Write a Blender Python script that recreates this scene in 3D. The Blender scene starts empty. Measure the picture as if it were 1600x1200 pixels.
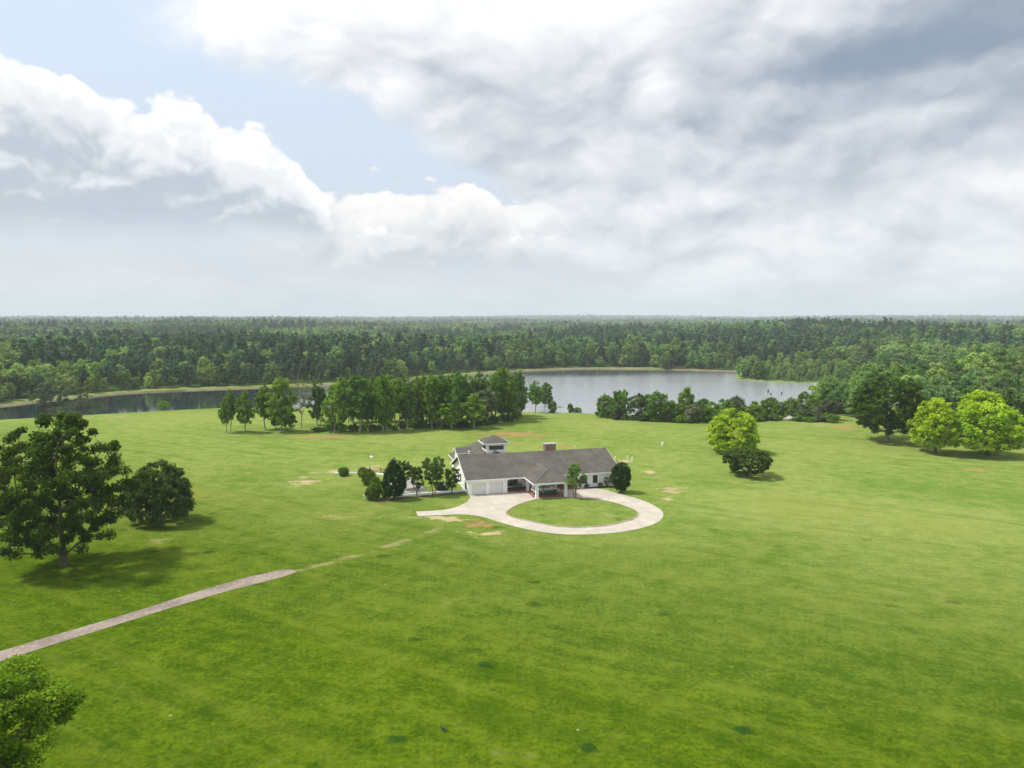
import bpy, bmesh, math, random
import numpy as np
from mathutils import Vector, Matrix

# ------------------------------------------------------------------ camera, sky, sun, exposure
scene = bpy.context.scene
COL = scene.collection
F, CX, CY, HZ = 1130.0, 800.0, 600.0, 496.0      # focal length in photo pixels, centre, horizon row
CAMZ = 31.0
PITCH = math.atan((CY - HZ) / F)
cam_d = bpy.data.cameras.new('camera')
cam_d.sensor_width = 36.0
cam_d.lens = 36.0 * F / 1600.0
cam_d.clip_start, cam_d.clip_end = 0.5, 40000.0
cam = bpy.data.objects.new('camera', cam_d)
cam.location = (0, 0, CAMZ)
cam.rotation_euler = (math.pi / 2 - PITCH, 0, 0)
COL.objects.link(cam)
scene.camera = cam
SUN_EL, SUN_AZ = math.radians(57), math.radians(-84)   # azimuth from the view direction, to the right
SUN_STRENGTH, SUN_ANGLE = 4.3, math.radians(7.0)
EXPOSURE = 0.13
HAZE_DENSITY = 0.00014

scene.view_settings.view_transform = 'Standard'
scene.view_settings.look = 'None'
scene.view_settings.exposure = EXPOSURE
scene.view_settings.gamma = 1.0
scene.render.engine = 'CYCLES'
scene.cycles.use_denoising = True
scene.cycles.max_bounces = 6
scene.cycles.diffuse_bounces = 3
scene.cycles.glossy_bounces = 3
scene.cycles.transmission_bounces = 3
scene.cycles.volume_bounces = 1
scene.cycles.transparent_max_bounces = 8
scene.cycles.use_adaptive_sampling = True
scene.cycles.adaptive_threshold = 0.015
scene.cycles.caustics_reflective = False
scene.cycles.caustics_refractive = False
try:
    scene.cycles.denoiser = 'OPENIMAGEDENOISE'
except Exception:
    pass

sun_dir = Vector((math.sin(SUN_AZ) * math.cos(SUN_EL), math.cos(SUN_AZ) * math.cos(SUN_EL), math.sin(SUN_EL)))
sd_ = bpy.data.lights.new('sun', 'SUN')
sd_.energy = SUN_STRENGTH
sd_.angle = SUN_ANGLE
sd_.color = (1.0, 0.95, 0.86)
sun = bpy.data.objects.new('sun', sd_)
sun.rotation_euler = sun_dir.to_track_quat('Z', 'Y').to_euler()
sun.location = (0, 0, 200)
COL.objects.link(sun)


# ---- a small way to write node maths as expressions
class S:
    def __init__(s, nt, sock): s.nt, s.k = nt, sock
    def _m(s, op, *a, clamp=False):
        n = s.nt.nodes.new('ShaderNodeMath'); n.operation = op; n.use_clamp = clamp
        for i, v in enumerate((s,) + a):
            if isinstance(v, S): s.nt.links.new(v.k, n.inputs[i])
            else: n.inputs[i].default_value = v
        return S(s.nt, n.outputs[0])
    def __add__(s, o): return s._m('ADD', o)
    __radd__ = __add__
    def __sub__(s, o): return s._m('SUBTRACT', o)
    def __rsub__(s, o): return (s * -1.0) + o
    def __mul__(s, o): return s._m('MULTIPLY', o)
    __rmul__ = __mul__
    def __truediv__(s, o): return s._m('DIVIDE', o)
    def __pow__(s, o): return s._m('POWER', o)
    def max(s, o): return s._m('MAXIMUM', o)
    def min(s, o): return s._m('MINIMUM', o)
    def clamp(s): return s._m('ADD', 0.0, clamp=True)
    def step(s, a, b):
        n = s.nt.nodes.new('ShaderNodeMapRange'); n.interpolation_type = 'SMOOTHSTEP'
        s.nt.links.new(s.k, n.inputs[0])
        for i, v in ((1, a), (2, b)):
            if isinstance(v, S): s.nt.links.new(v.k, n.inputs[i])
            else: n.inputs[i].default_value = v
        n.inputs[3].default_value, n.inputs[4].default_value = 0.0, 1.0
        return S(s.nt, n.outputs[0])


def noise(nt, vec, scale, detail=4.0, rough=0.55, dist=0.0):
    n = nt.nodes.new('ShaderNodeTexNoise')
    n.inputs['Scale'].default_value = scale; n.inputs['Detail'].default_value = detail
    n.inputs['Roughness'].default_value = rough; n.inputs['Distortion'].default_value = dist
    if vec is not None: nt.links.new(vec, n.inputs['Vector'])
    return S(nt, n.outputs['Fac'])


def mapping(nt, vec, loc=(0, 0, 0), rot=(0, 0, 0), scale=(1, 1, 1), kind='POINT'):
    n = nt.nodes.new('ShaderNodeMapping'); n.vector_type = kind
    n.inputs['Location'].default_value = loc; n.inputs['Rotation'].default_value = rot
    n.inputs['Scale'].default_value = scale
    nt.links.new(vec, n.inputs['Vector'])
    return n.outputs[0]


def mixc(nt, fac, a, b, mode='MIX'):
    n = nt.nodes.new('ShaderNodeMix'); n.data_type = 'RGBA'; n.blend_type = mode
    if isinstance(fac, S): nt.links.new(fac.k, n.inputs[0])
    else: n.inputs[0].default_value = fac
    for i, v in ((6, a), (7, b)):
        if isinstance(v, (tuple, list)): n.inputs[i].default_value = (*v[:3], 1)
        else: nt.links.new(v, n.inputs[i])
    return n.outputs[2]


def ray(px, py):
    a, b = (px - CX) / F, (CY - py) / F
    d = Vector((a, math.cos(PITCH) + b * math.sin(PITCH), -math.sin(PITCH) + b * math.cos(PITCH)))
    return d.normalized()


def az_el(px, py):
    d = ray(px, py)
    return math.atan2(d.x, d.y), math.asin(d.z)


def build_world():
    w = bpy.data.worlds.new('World'); scene.world = w
    w.use_nodes = True
    nt = w.node_tree; nt.nodes.clear()
    out = nt.nodes.new('ShaderNodeOutputWorld'); bg = nt.nodes.new('ShaderNodeBackground')
    nt.links.new(bg.outputs[0], out.inputs[0])
    bg.inputs[1].default_value = 1.0
    sky = nt.nodes.new('ShaderNodeTexSky'); sky.sky_type = 'NISHITA'; sky.sun_disc = False
    sky.sun_elevation = SUN_EL; sky.sun_rotation = SUN_AZ
    sky.air_density = 1.0; sky.dust_density = 1.6; sky.ozone_density = 1.0
    skyn = nt.nodes.new('ShaderNodeVectorMath'); skyn.operation = 'SCALE'
    nt.links.new(sky.outputs[0], skyn.inputs[0]); skyn.inputs['Scale'].default_value = 0.11
    tc = nt.nodes.new('ShaderNodeTexCoord'); D = tc.outputs['Generated']
    sep = nt.nodes.new('ShaderNodeSeparateXYZ'); nt.links.new(D, sep.inputs[0])
    x, y, z = (S(nt, sep.outputs[i]) for i in range(3))
    A = x._m('ARCTAN2', y); E = z._m('ARCSINE')
    # noises that live on the sky sphere
    wn = nt.nodes.new('ShaderNodeTexNoise'); wn.inputs['Scale'].default_value = 7.0; wn.inputs['Detail'].default_value = 5; wn.inputs['Roughness'].default_value = 0.6
    nt.links.new(D, wn.inputs['Vector'])
    w0 = nt.nodes.new('ShaderNodeVectorMath'); w0.operation = 'MULTIPLY_ADD'
    nt.links.new(wn.outputs['Color'], w0.inputs[0]); w0.inputs[1].default_value = (0.075, 0.075, 0.075); nt.links.new(D, w0.inputs[2])
    W0 = w0.outputs[0]
    def puffs(vec, sc):
        t = None                                                   # billows: rounded tops, creased valleys
        for k, (m, amt) in enumerate(((1.0, 1.0), (2.3, 0.5), (5.1, 0.27))):
            n = (noise(nt, vec, sc * m, 0.0) - 0.5)._m('ABSOLUTE') * amt
            t = n if t is None else t + n
        return t * 1.6 - 0.29
    def lifted(loc, zs): return mapping(nt, W0, loc=loc, scale=(1, 1, zs))
    up = 0.020
    n_puff = puffs(lifted((0, 0, 0), 1.35), 8.5); n_above = puffs(lifted((-0.010, 0, up), 1.35), 8.5)
    lightside = n_puff - n_above                                   # bright where a puff thins out towards the light
    d_puff = puffs(lifted((2.3, 0.7, 0.4), 2.1), 4.2); d_above = puffs(lifted((2.3 - 0.02, 0.7, 0.4 + 0.045), 2.1), 4.2)
    deckside = d_puff - d_above
    fib = noise(nt, mapping(nt, W0, scale=(1, 1, 1.6)), 22.0, 6, 0.6) - 0.5
    n_big = noise(nt, D, 3.1, 3, 0.5) - 0.5
    n_mid = noise(nt, mapping(nt, D, loc=(3.1, 0.4, 1.2), scale=(1, 1, 2.4)), 5.2, 6, 0.55, 0.4) - 0.5
    streak = noise(nt, mapping(nt, D, loc=(1.1, 2.7, 0), rot=(0, math.radians(10), 0), scale=(1, 1, 4.0)), 4.6, 6, 0.55, 0.4) - 0.5

    A0, A1, E1 = -1.0, 1.0, 0.6
    def curve(pts, lead=None):
        n = nt.nodes.new('ShaderNodeFloatCurve')
        c = n.mapping.curves[0]
        q = []
        for px, py in pts:
            a, e = az_el(px, py)
            q.append(((a - A0) / (A1 - A0), min(1.0, max(0.0, e / E1))))
        q = sorted(q)
        q = [(0.0, q[0][1])] + q + [(1.0, q[-1][1])]
        while len(c.points) < len(q): c.points.new(0.5, 0.5)
        for p, (u, v) in zip(c.points, q): p.location = (u, v); p.handle_type = 'AUTO_CLAMPED'
        n.mapping.update()
        nt.links.new(((A - A0) / (A1 - A0)).clamp().k, n.inputs['Value'])
        n.inputs[0].default_value = 1.0
        return S(nt, n.outputs[0]) * E1
    front = y.step(-0.1, 0.35)                                      # the drawn clouds fade into a general cover behind
    # veil of pale blue air over the clear sky, whiter low down
    veil = mixc(nt, E.step(0.02, 0.42), (0.66, 0.71, 0.785), (0.74, 0.86, 1.02))
    col = mixc(nt, 0.8, skyn.outputs[0], veil)

    # high grey deck covering the upper right
    deck_low = curve([(120, -60), (200, 25), (300, 70), (450, 118), (520, 150), (600, 172), (690, 232), (760, 302), (830, 395), (900, 440), (1000, 470), (1200, 475), (1400, 470), (1600, 480)])
    deck = (E - deck_low + d_puff * 0.10 + n_puff * 0.05 + n_mid * 0.05 + fib * 0.02).step(-0.02, 0.06)
    shade = 0.745 + n_mid * 0.26 + d_puff * 0.06 + streak * 0.16 + n_big * 0.06 + deckside * 0.30 + lightside * 0.10 + fib * 0.04
    def blob(px, py, rx, ry, amt, tilt=0.0):
        nonlocal shade
        a, e = az_el(px, py)
        ca, sa = math.cos(tilt), math.sin(tilt)
        da, de = A - a, E - e
        u = (da * ca + de * sa) * (F / rx); v = (de * ca - da * sa) * (F / ry)
        g = ((u * u + v * v) * -1.0)._m('EXPONENT')
        shade = shade + g * amt
    for b in ((1560, 60, 330, 105, -0.36, 0.12), (1290, 140, 240, 50, -0.15, 0.35), (800, 190, 200, 60, -0.13), (620, 105, 150, 45, -0.10, -0.3),
              (870, 35, 170, 45, 0.17), (440, 20, 200, 45, 0.17), (600, -20, 260, 40, 0.12), (1340, 275, 210, 32, -0.10, 0.15), (1100, 330, 200, 28, -0.07, 0.1),
              (1200, 312, 90, 20, 0.10), (1110, 215, 130, 30, 0.09, 0.3), (1025, 130, 30, 40, 0.17), (620, 125, 35, 25, 0.18), (1350, 180, 200, 40, 0.07, 0.3),
              (950, 110, 170, 60, -0.06), (1180, 400, 250, 22, -0.05), (1450, 370, 250, 30, -0.02)):
        blob(*b)
    deck_col = mixc(nt, shade.step(0.25, 1.05), (0.255, 0.32, 0.42), (1.02, 1.02, 1.03))
    col = mixc(nt, deck * front, col, deck_col)

    # two cumulus banks: a large one on the left, a smaller one beyond it in the middle
    def bank(top_pts, base_pts, amp, light, dark, rimk=14.0, fade=None, fade2=None):
        nonlocal col
        top, base = curve(top_pts), curve(base_pts)
        edge = top - E + n_puff * amp * 1.5 + n_mid * amp * 0.5 + fib * amp * 0.25
        m = edge.step(0.0, 0.011) * (E - base + n_puff * 0.03 + n_mid * 0.03).step(-0.016, 0.03) * front
        if fade is not None: m = m * A.step(az_el(fade[1], 350)[0], az_el(fade[0], 350)[0])
        if fade2 is not None: m = m * A.step(az_el(fade2[0], 350)[0], az_el(fade2[1], 350)[0])
        w = ((E - base) / (top - base).max(0.02)).clamp()
        rim = (edge * -rimk + 1.0).max(0.0)
        lit = w * 0.62 + rim * 0.42 + n_puff * 0.18 + n_mid * 0.5 + lightside * 0.85 + fib * 0.16 - 0.09
        c = mixc(nt, lit.step(0.0, 0.45), dark, tuple(d * 0.45 + l * 0.55 for d, l in zip(dark, light)))
        c = mixc(nt, lit.step(0.38, 0.92), c, light)
        col = mixc(nt, m, col, c)
    bank([(300, 345), (420, 322), (500, 306), (560, 292), (640, 287), (700, 276), (760, 290), (830, 312), (880, 335), (930, 360), (1000, 400)],
         [(400, 445), (560, 440), (700, 438), (900, 430), (1000, 480)], 0.05, (0.96, 0.94, 0.92), (0.53, 0.575, 0.64), 9.0, (760, 930), (340, 490))
    bank([(-420, 150), (-250, 60), (-80, 70), (0, 82), (50, 88), (100, 96), (150, 140), (200, 152), (240, 148), (300, 146), (350, 190), (410, 206), (450, 226), (478, 264), (500, 300), (520, 340), (545, 385)],
         [(-420, 372), (0, 372), (200, 366), (420, 366), (500, 372)], 0.045, (1.06, 1.05, 1.045), (0.485, 0.545, 0.625), 13.0)
    # low band of thin distant cloud and haze above the horizon
    low = (E + n_mid * 0.05).step(0.135, 0.02)
    lowc = mixc(nt, (streak * 2.2 + n_mid * 1.4 + d_puff * 0.6 + deckside * 0.8 + 0.5).clamp(), (0.62, 0.66, 0.72), (0.80, 0.81, 0.83))
    col = mixc(nt, low * 0.78, col, lowc)
    # general broken cover elsewhere (behind the camera)
    gen = mixc(nt, (n_mid * 1.4 + n_big + 0.5).clamp(), (0.5, 0.56, 0.65), (0.98, 0.98, 0.99))
    col = mixc(nt, (1.0 - front) * 0.75, col, gen)
    nt.links.new(col, bg.inputs[0])
    w.cycles.sampling_method = 'MANUAL'; w.cycles.sample_map_resolution = 512


build_world()

# ------------------------------------------------------------------ helpers
def tag(o, label=None, cat=None, group=None, kind=None):
    if label: o['label'] = label
    if cat: o['category'] = cat
    if group: o['group'] = group
    if kind: o['kind'] = kind
    return o


def empty(name, loc=(0, 0, 0), rz=0.0, label=None, cat=None, group=None):
    o = bpy.data.objects.new(name, None); COL.objects.link(o)
    o.location = loc; o.rotation_euler = (0, 0, rz); o.empty_display_size = 0.3
    return tag(o, label, cat, group)


def mesh_np(name, V, polys, mats, parent=None, mat_idx=None, tint=None, link=True, smooth=False):
    """V (n,3); polys (m,k) all of one size"""
    me = bpy.data.meshes.new(name)
    V = np.asarray(V, np.float32); P = np.asarray(polys, np.int32)
    m, k = P.shape
    me.vertices.add(len(V)); me.vertices.foreach_set('co', V.ravel())
    me.loops.add(m * k); me.loops.foreach_set('vertex_index', P.ravel())
    me.polygons.add(m); me.polygons.foreach_set('loop_start', np.arange(0, m * k, k, dtype=np.int32))
    if mat_idx is not None: me.polygons.foreach_set('material_index', np.asarray(mat_idx, np.int32))
    if smooth: me.polygons.foreach_set('use_smooth', np.ones(m, bool))
    for mt in (mats if isinstance(mats, (list, tuple)) else [mats]): me.materials.append(mt)
    if tint is not None:
        a = me.attributes.new('tint', 'FLOAT', 'POINT'); a.data.foreach_set('value', np.asarray(tint, np.float32))
    me.update(calc_edges=True)
    me.validate()
    if not link: return me
    o = bpy.data.objects.new(name, me); COL.objects.link(o)
    if parent is not None: o.parent = parent
    return o


class MB:
    """collects simple shapes into one mesh object"""
    def __init__(s): s.bm = bmesh.new()
    def box(s, x0, x1, y0, y1, z0, z1):
        v = [s.bm.verts.new(p) for p in ((x0, y0, z0), (x1, y0, z0), (x1, y1, z0), (x0, y1, z0), (x0, y0, z1), (x1, y0, z1), (x1, y1, z1), (x0, y1, z1))]
        for f in ((0, 3, 2, 1), (4, 5, 6, 7), (0, 1, 5, 4), (1, 2, 6, 5), (2, 3, 7, 6), (3, 0, 4, 7)): s.bm.faces.new([v[i] for i in f])
        return s
    def prism(s, pts, axis, a, b):
        """pts: polygon in the two other axes; extruded along axis from a to b"""
        def P(p, t): return {'x': (t, p[0], p[1]), 'y': (p[0], t, p[1]), 'z': (p[0], p[1], t)}[axis]
        A = [s.bm.verts.new(P(p, a)) for p in pts]; B = [s.bm.verts.new(P(p, b)) for p in pts]
        n = len(pts)
        s.bm.faces.new(A[::-1]); s.bm.faces.new(B)
        for i in range(n): s.bm.faces.new((A[i], A[(i + 1) % n], B[(i + 1) % n], B[i]))
        return s
    def poly(s, verts, faces):
        v = [s.bm.verts.new(p) for p in verts]
        for f in faces: s.bm.faces.new([v[i] for i in f])
        return s
    def tube(s, p0, p1, r0, r1=None, n=8):
        r1 = r0 if r1 is None else r1
        p0, p1 = Vector(p0), Vector(p1); d = (p1 - p0).normalized()
        u = d.orthogonal().normalized(); w = d.cross(u)
        A, B = [], []
        for i in range(n):
            t = 2 * math.pi * i / n; q = u * math.cos(t) + w * math.sin(t)
            A.append(s.bm.verts.new(p0 + q * r0)); B.append(s.bm.verts.new(p1 + q * r1))
        for i in range(n): s.bm.faces.new((A[i], A[(i + 1) % n], B[(i + 1) % n], B[i]))
        s.bm.faces.new(A[::-1]); s.bm.faces.new(B)
        return s
    def lathe(s, prof, c=(0, 0, 0), n=12, axis='z'):
        rings = []
        for r, h in prof:
            ring = []
            for i in range(n):
                t = 2 * math.pi * i / n
                p = (r * math.cos(t), r * math.sin(t), h) if axis == 'z' else (r * math.cos(t), h, r * math.sin(t))
                ring.append(s.bm.verts.new((c[0] + p[0], c[1] + p[1], c[2] + p[2])))
            rings.append(ring)
        for a, b in zip(rings, rings[1:]):
            for i in range(n): s.bm.faces.new((a[i], a[(i + 1) % n], b[(i + 1) % n], b[i]))
        s.bm.faces.new(rings[0][::-1]); s.bm.faces.new(rings[-1])
        return s
    def build(s, name, mat, parent=None, bevel=0.0, smooth=False):
        bmesh.ops.recalc_face_normals(s.bm, faces=s.bm.faces[:])
        me = bpy.data.meshes.new(name); s.bm.to_mesh(me); s.bm.free()
        me.materials.append(mat)
        if smooth:
            for p in me.polygons: p.use_smooth = True
        o = bpy.data.objects.new(name, me); COL.objects.link(o)
        if parent is not None: o.parent = parent
        if bevel:
            b = o.modifiers.new('bevel', 'BEVEL'); b.width = bevel; b.segments = 2; b.limit_method = 'ANGLE'
        return o


def copy_tree(o, parent=None):
    c = o.copy(); COL.objects.link(c)
    if parent is not None: c.parent = parent
    for ch in o.children: copy_tree(ch, c)
    return c


# ------------------------------------------------------------------ materials
def new_mat(name):
    m = bpy.data.materials.new(name); m.use_nodes = True
    nt = m.node_tree; nt.nodes.clear()
    out = nt.nodes.new('ShaderNodeOutputMaterial'); b = nt.nodes.new('ShaderNodeBsdfPrincipled')
    nt.links.new(b.outputs[0], out.inputs[0])
    return m, nt, b, out


def pos(nt, obj=False):
    if obj:
        return nt.nodes.new('ShaderNodeTexCoord').outputs['Object']
    return nt.nodes.new('ShaderNodeNewGeometry').outputs['Position']


def bump(nt, b, h, strength=0.5, dist=0.05):
    n = nt.nodes.new('ShaderNodeBump'); n.inputs['Strength'].default_value = strength; n.inputs['Distance'].default_value = dist
    nt.links.new(h.k, n.inputs['Height']); nt.links.new(n.outputs[0], b.inputs['Normal'])
    return n


def simple(name, c, rough=0.7, var=0.18, scale=3.0, metallic=0.0, spec=0.5, bmp=0.0, c2=None):
    m, nt, b, out = new_mat(name)
    p = pos(nt, True)
    n = noise(nt, p, scale, 5)
    c2 = c2 or tuple(v * (1 - var) for v in c)
    nt.links.new(mixc(nt, n.step(0.3, 0.7), c2, c), b.inputs['Base Color'])
    b.inputs['Roughness'].default_value = rough; b.inputs['Metallic'].default_value = metallic
    b.inputs['Specular IOR Level'].default_value = spec
    if bmp: bump(nt, b, noise(nt, p, scale * 6, 4), bmp, 0.03)
    return m


def leaf_mat(name, dark, light, transl=0.38, rand=0.35, hue=0.05):
    m, nt, b, out = new_mat(name)
    at_ = nt.nodes.new('ShaderNodeAttribute'); at_.attribute_name = 'tint'
    t = S(nt, at_.outputs['Fac'])
    oi = nt.nodes.new('ShaderNodeObjectInfo'); r = S(nt, oi.outputs['Random'])
    c = mixc(nt, t.clamp(), dark, light)
    hs = nt.nodes.new('ShaderNodeHueSaturation')
    nt.links.new(c, hs.inputs['Color'])
    nt.links.new((0.5 + (r - 0.5) * hue).k, hs.inputs['Hue'])
    nt.links.new((1.0 + (((r * 7.31)._m('FRACT')) - 0.5) * rand * 2).k, hs.inputs['Value'])
    nt.links.new((1.0 - ((r * 13.7)._m('FRACT')) * rand * 0.6).k, hs.inputs['Saturation'])
    nt.links.new(hs.outputs[0], b.inputs['Base Color'])
    b.inputs['Roughness'].default_value = 0.6; b.inputs['Specular IOR Level'].default_value = 0.06
    tr = nt.nodes.new('ShaderNodeBsdfTranslucent')
    tcol = mixc(nt, 1.0, hs.outputs[0], (1.25, 1.3, 0.5), 'MULTIPLY')
    nt.links.new(tcol, tr.inputs[0])
    mx = nt.nodes.new('ShaderNodeMixShader'); mx.inputs[0].default_value = transl
    nt.links.new(b.outputs[0], mx.inputs[1]); nt.links.new(tr.outputs[0], mx.inputs[2]); nt.links.new(mx.outputs[0], out.inputs[0])
    return m


M = {}
M['bark'] = simple('bark_brown', (0.135, 0.108, 0.066), 0.9, 0.5, 5.0, bmp=0.6)
M['bark_pale'] = simple('bark_pale', (0.36, 0.33, 0.28), 0.85, 0.45, 4.0, bmp=0.4)
M['bark_tan'] = simple('bark_tan', (0.27, 0.19, 0.12), 0.85, 0.4, 5.0, bmp=0.4)
M['leaf_oak'] = leaf_mat('leaf_oak', (0.030, 0.068, 0.006), (0.088, 0.150, 0.011), 0.38, 0.08, 0.01)
M['leaf_dark'] = leaf_mat('leaf_dark', (0.048, 0.100, 0.020), (0.125, 0.195, 0.042), 0.34, 0.15, 0.02)
M['leaf_bright'] = leaf_mat('leaf_bright', (0.075, 0.17, 0.004), (0.26, 0.40, 0.012), 0.38, 0.08, 0.01)
M['leaf_lime'] = leaf_mat('leaf_lime', (0.19, 0.33, 0.004), (0.48, 0.62, 0.010), 0.38, 0.08, 0.01)
M['leaf_mid'] = leaf_mat('leaf_mid', (0.070, 0.168, 0.019), (0.19, 0.325, 0.038), 0.38, 0.22, 0.03)
M['leaf_light'] = leaf_mat('leaf_light', (0.10, 0.205, 0.022), (0.23, 0.35, 0.042), 0.38, 0.15, 0.02)
M['leaf_grey'] = leaf_mat('leaf_grey', (0.09, 0.12, 0.06), (0.19, 0.22, 0.12), 0.3)
M['leaf_evergreen'] = leaf_mat('leaf_evergreen', (0.015, 0.050, 0.012), (0.042, 0.100, 0.020), 0.25, 0.1, 0.02)
M['leaf_myrtle'] = leaf_mat('leaf_myrtle', (0.055, 0.11, 0.022), (0.13, 0.20, 0.04), 0.38, 0.15, 0.02)
M['leaf_bush'] = leaf_mat('leaf_bush', (0.05, 0.115, 0.012), (0.19, 0.30, 0.028), 0.35, 0.12, 0.02)
M['leaf_pine'] = leaf_mat('leaf_pine', (0.038, 0.105, 0.054), (0.100, 0.19, 0.085), 0.25, 0.4, 0.03)
M['leaf_wood'] = leaf_mat('leaf_wood', (0.074, 0.165, 0.036), (0.205, 0.345, 0.070), 0.38, 0.42, 0.045)
M['leaf_wood_light'] = leaf_mat('leaf_wood_light', (0.15, 0.26, 0.052), (0.31, 0.43, 0.10), 0.36, 0.35, 0.04)

# ------------------------------------------------------------------ terrain
LAKE_Z = -6.0


def flat_at(px, py, z=0.0):
    d = ray(px, py); t = (z - CAMZ) / d.z
    return (d.x * t, d.y * t)


FAR_PX = [(-420, 668), (-180, 655), (0, 636), (100, 624), (200, 615), (320, 609.5), (430, 606), (530, 601.5), (620, 596), (700, 589), (770, 583.5), (820, 580), (900, 577), (1000, 577.3), (1080, 578.5), (1160, 581)]
END_PX = [(1150, 586), (1152, 592.5), (1200, 596), (1250, 598), (1300, 598.5), (1312, 612), (1300, 634)]
NEAR_PX = [(1250, 642), (1150, 646), (1050, 647), (950, 648), (900, 645), (860, 645), (760, 641), (650, 639), (520, 638), (430, 637), (340, 638), (250, 642), (150, 648), (0, 656), (-180, 672), (-420, 700)]
LAKE = np.array([flat_at(x, y, LAKE_Z) for x, y in FAR_PX + END_PX + NEAR_PX])
NFAR = len(FAR_PX)


def sstep(x, a, b):
    t = np.clip((x - a) / (b - a), 0, 1); return t * t * (3 - 2 * t)


def lake_sd(x, y):
    """signed distance to the lake outline, positive on land"""
    x = np.asarray(x, float); y = np.asarray(y, float)
    d = np.full(x.shape, 1e18); ins = np.zeros(x.shape, bool)
    n = len(LAKE)
    for i in range(n):
        ax, ay = LAKE[i]; bx, by = LAKE[(i + 1) % n]
        ex, ey = bx - ax, by - ay
        t = np.clip(((x - ax) * ex + (y - ay) * ey) / (ex * ex + ey * ey), 0, 1)
        d = np.minimum(d, (x - ax - t * ex) ** 2 + (y - ay - t * ey) ** 2)
        c = ((ay > y) != (by > y)) & (x < (bx - ax) * (y - ay) / (by - ay + 1e-12) + ax)
        ins ^= c
    d = np.sqrt(d)
    return np.where(ins, -d, d)


def vnoise(x, y, seed=0):
    """smooth value noise"""
    xi, yi = np.floor(x).astype(np.int64), np.floor(y).astype(np.int64)
    fx, fy = x - xi, y - yi
    fx, fy = fx * fx * (3 - 2 * fx), fy * fy * (3 - 2 * fy)
    def hsh(i, j):
        h = (i * 374761393 + j * 668265263 + seed * 1442695041) & 0xFFFFFFFF
        h = ((h ^ (h >> 13)) * 1274126177) & 0xFFFFFFFF
        return ((h ^ (h >> 16)) & 0xFFFF) / 65535.0
    return (hsh(xi, yi) * (1 - fx) + hsh(xi + 1, yi) * fx) * (1 - fy) + (hsh(xi, yi + 1) * (1 - fx) + hsh(xi + 1, yi + 1) * fx) * fy


# line where mown grass ends and the wood on the right begins
WOOD_PX = [(1305, 640), (1318, 655), (1345, 664), (1400, 672), (1460, 678), (1530, 684), (1600, 687), (1750, 694), (2100, 715)]
WOOD_EDGE = np.array([flat_at(*p) for p in WOOD_PX])


def far_mix(x, y):
    # 0 on the home side of the lake, 1 beyond it
    ymid = np.interp(x, [-260, -150, -40, 60, 120, 190, 260], [258, 290, 330, 345, 345, 330, 330])
    return sstep(y - ymid, -25, 25)


def height(x, y):
    x = np.asarray(x, float); y = np.asarray(y, float)
    sd = lake_sd(x, y); D = np.hypot(x, y)
    fm = far_mix(x, y)
    n1 = vnoise(x / 420.0 + 7.3, y / 420.0 + 1.7, 1) - 0.5
    n2 = vnoise(x / 1500.0 + 3.1, y / 1500.0 + 8.4, 2) - 0.5
    far = -5.0 + 5.5 * sstep(D, 900, 4200) + n1 * 15.0 * sstep(D, 500, 900) + n2 * 17.0 * sstep(D, 1200, 2600)
    far = far + 24.0 * sstep(D, 3800, 7000) * sstep(vnoise(x / 1900.0 + 0.4, y / 2600.0, 5), 0.25, 0.9) + 7.0 * sstep(x, 150, 420) * sstep(D, 420, 800) * (1 - sstep(D, 1100, 1900))
    near = np.where(y < 150, 0.0, -1.6 * sstep(y, 185, 330) * sstep(x, 60, 140))
    land = near * (1 - fm) + far * fm
    w = 62.0 * (1 - fm) + 9.0 * fm
    t = sstep(sd, 0, w)
    t = np.where(fm < 0.5, np.sin(np.clip(sd / w, 0, 1) * math.pi / 2) * 0.45 + t * 0.55, t)
    h = LAKE_Z + (land - LAKE_Z) * t
    return np.where(sd < 0, LAKE_Z - 2.2 * sstep(-sd, 0, 14), h)


_T = np.concatenate([np.arange(30, 700, 0.5)])


def at(px, py):
    """the point of the ground seen at a pixel of the photograph"""
    d = ray(px, py)
    X, Y, Z = d.x * _T, d.y * _T, CAMZ + d.z * _T
    H = height(X, Y)
    k = np.argmax(Z < H)
    if k == 0: k = len(_T) - 1
    a, b = Z[k - 1] - H[k - 1], Z[k] - H[k]
    t = _T[k - 1] + (_T[k] - _T[k - 1]) * (a / (a - b + 1e-9))
    return Vector((d.x * t, d.y * t, CAMZ + d.z * t))


def px_size(p):
    """metres per photo pixel at a point"""
    return (p.y * math.cos(PITCH) - (p.z - CAMZ) * math.sin(PITCH)) / F


def in_wood(x, y):
    """where woodland stands: beyond the lake, and right of the field"""
    sd = lake_sd(x, y)
    far = far_mix(x, y) > 0.5
    ye = np.interp(x, WOOD_EDGE[:, 0], WOOD_EDGE[:, 1], left=1e9)
    ye = np.where(x > WOOD_EDGE[-1, 0], WOOD_EDGE[-1, 1] - (x - WOOD_EDGE[-1, 0]) * 0.4, ye)
    right = (y > ye) & (x > WOOD_EDGE[0, 0])
    return ((far & (sd > 9)) | (right & (sd > 3)))


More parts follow.
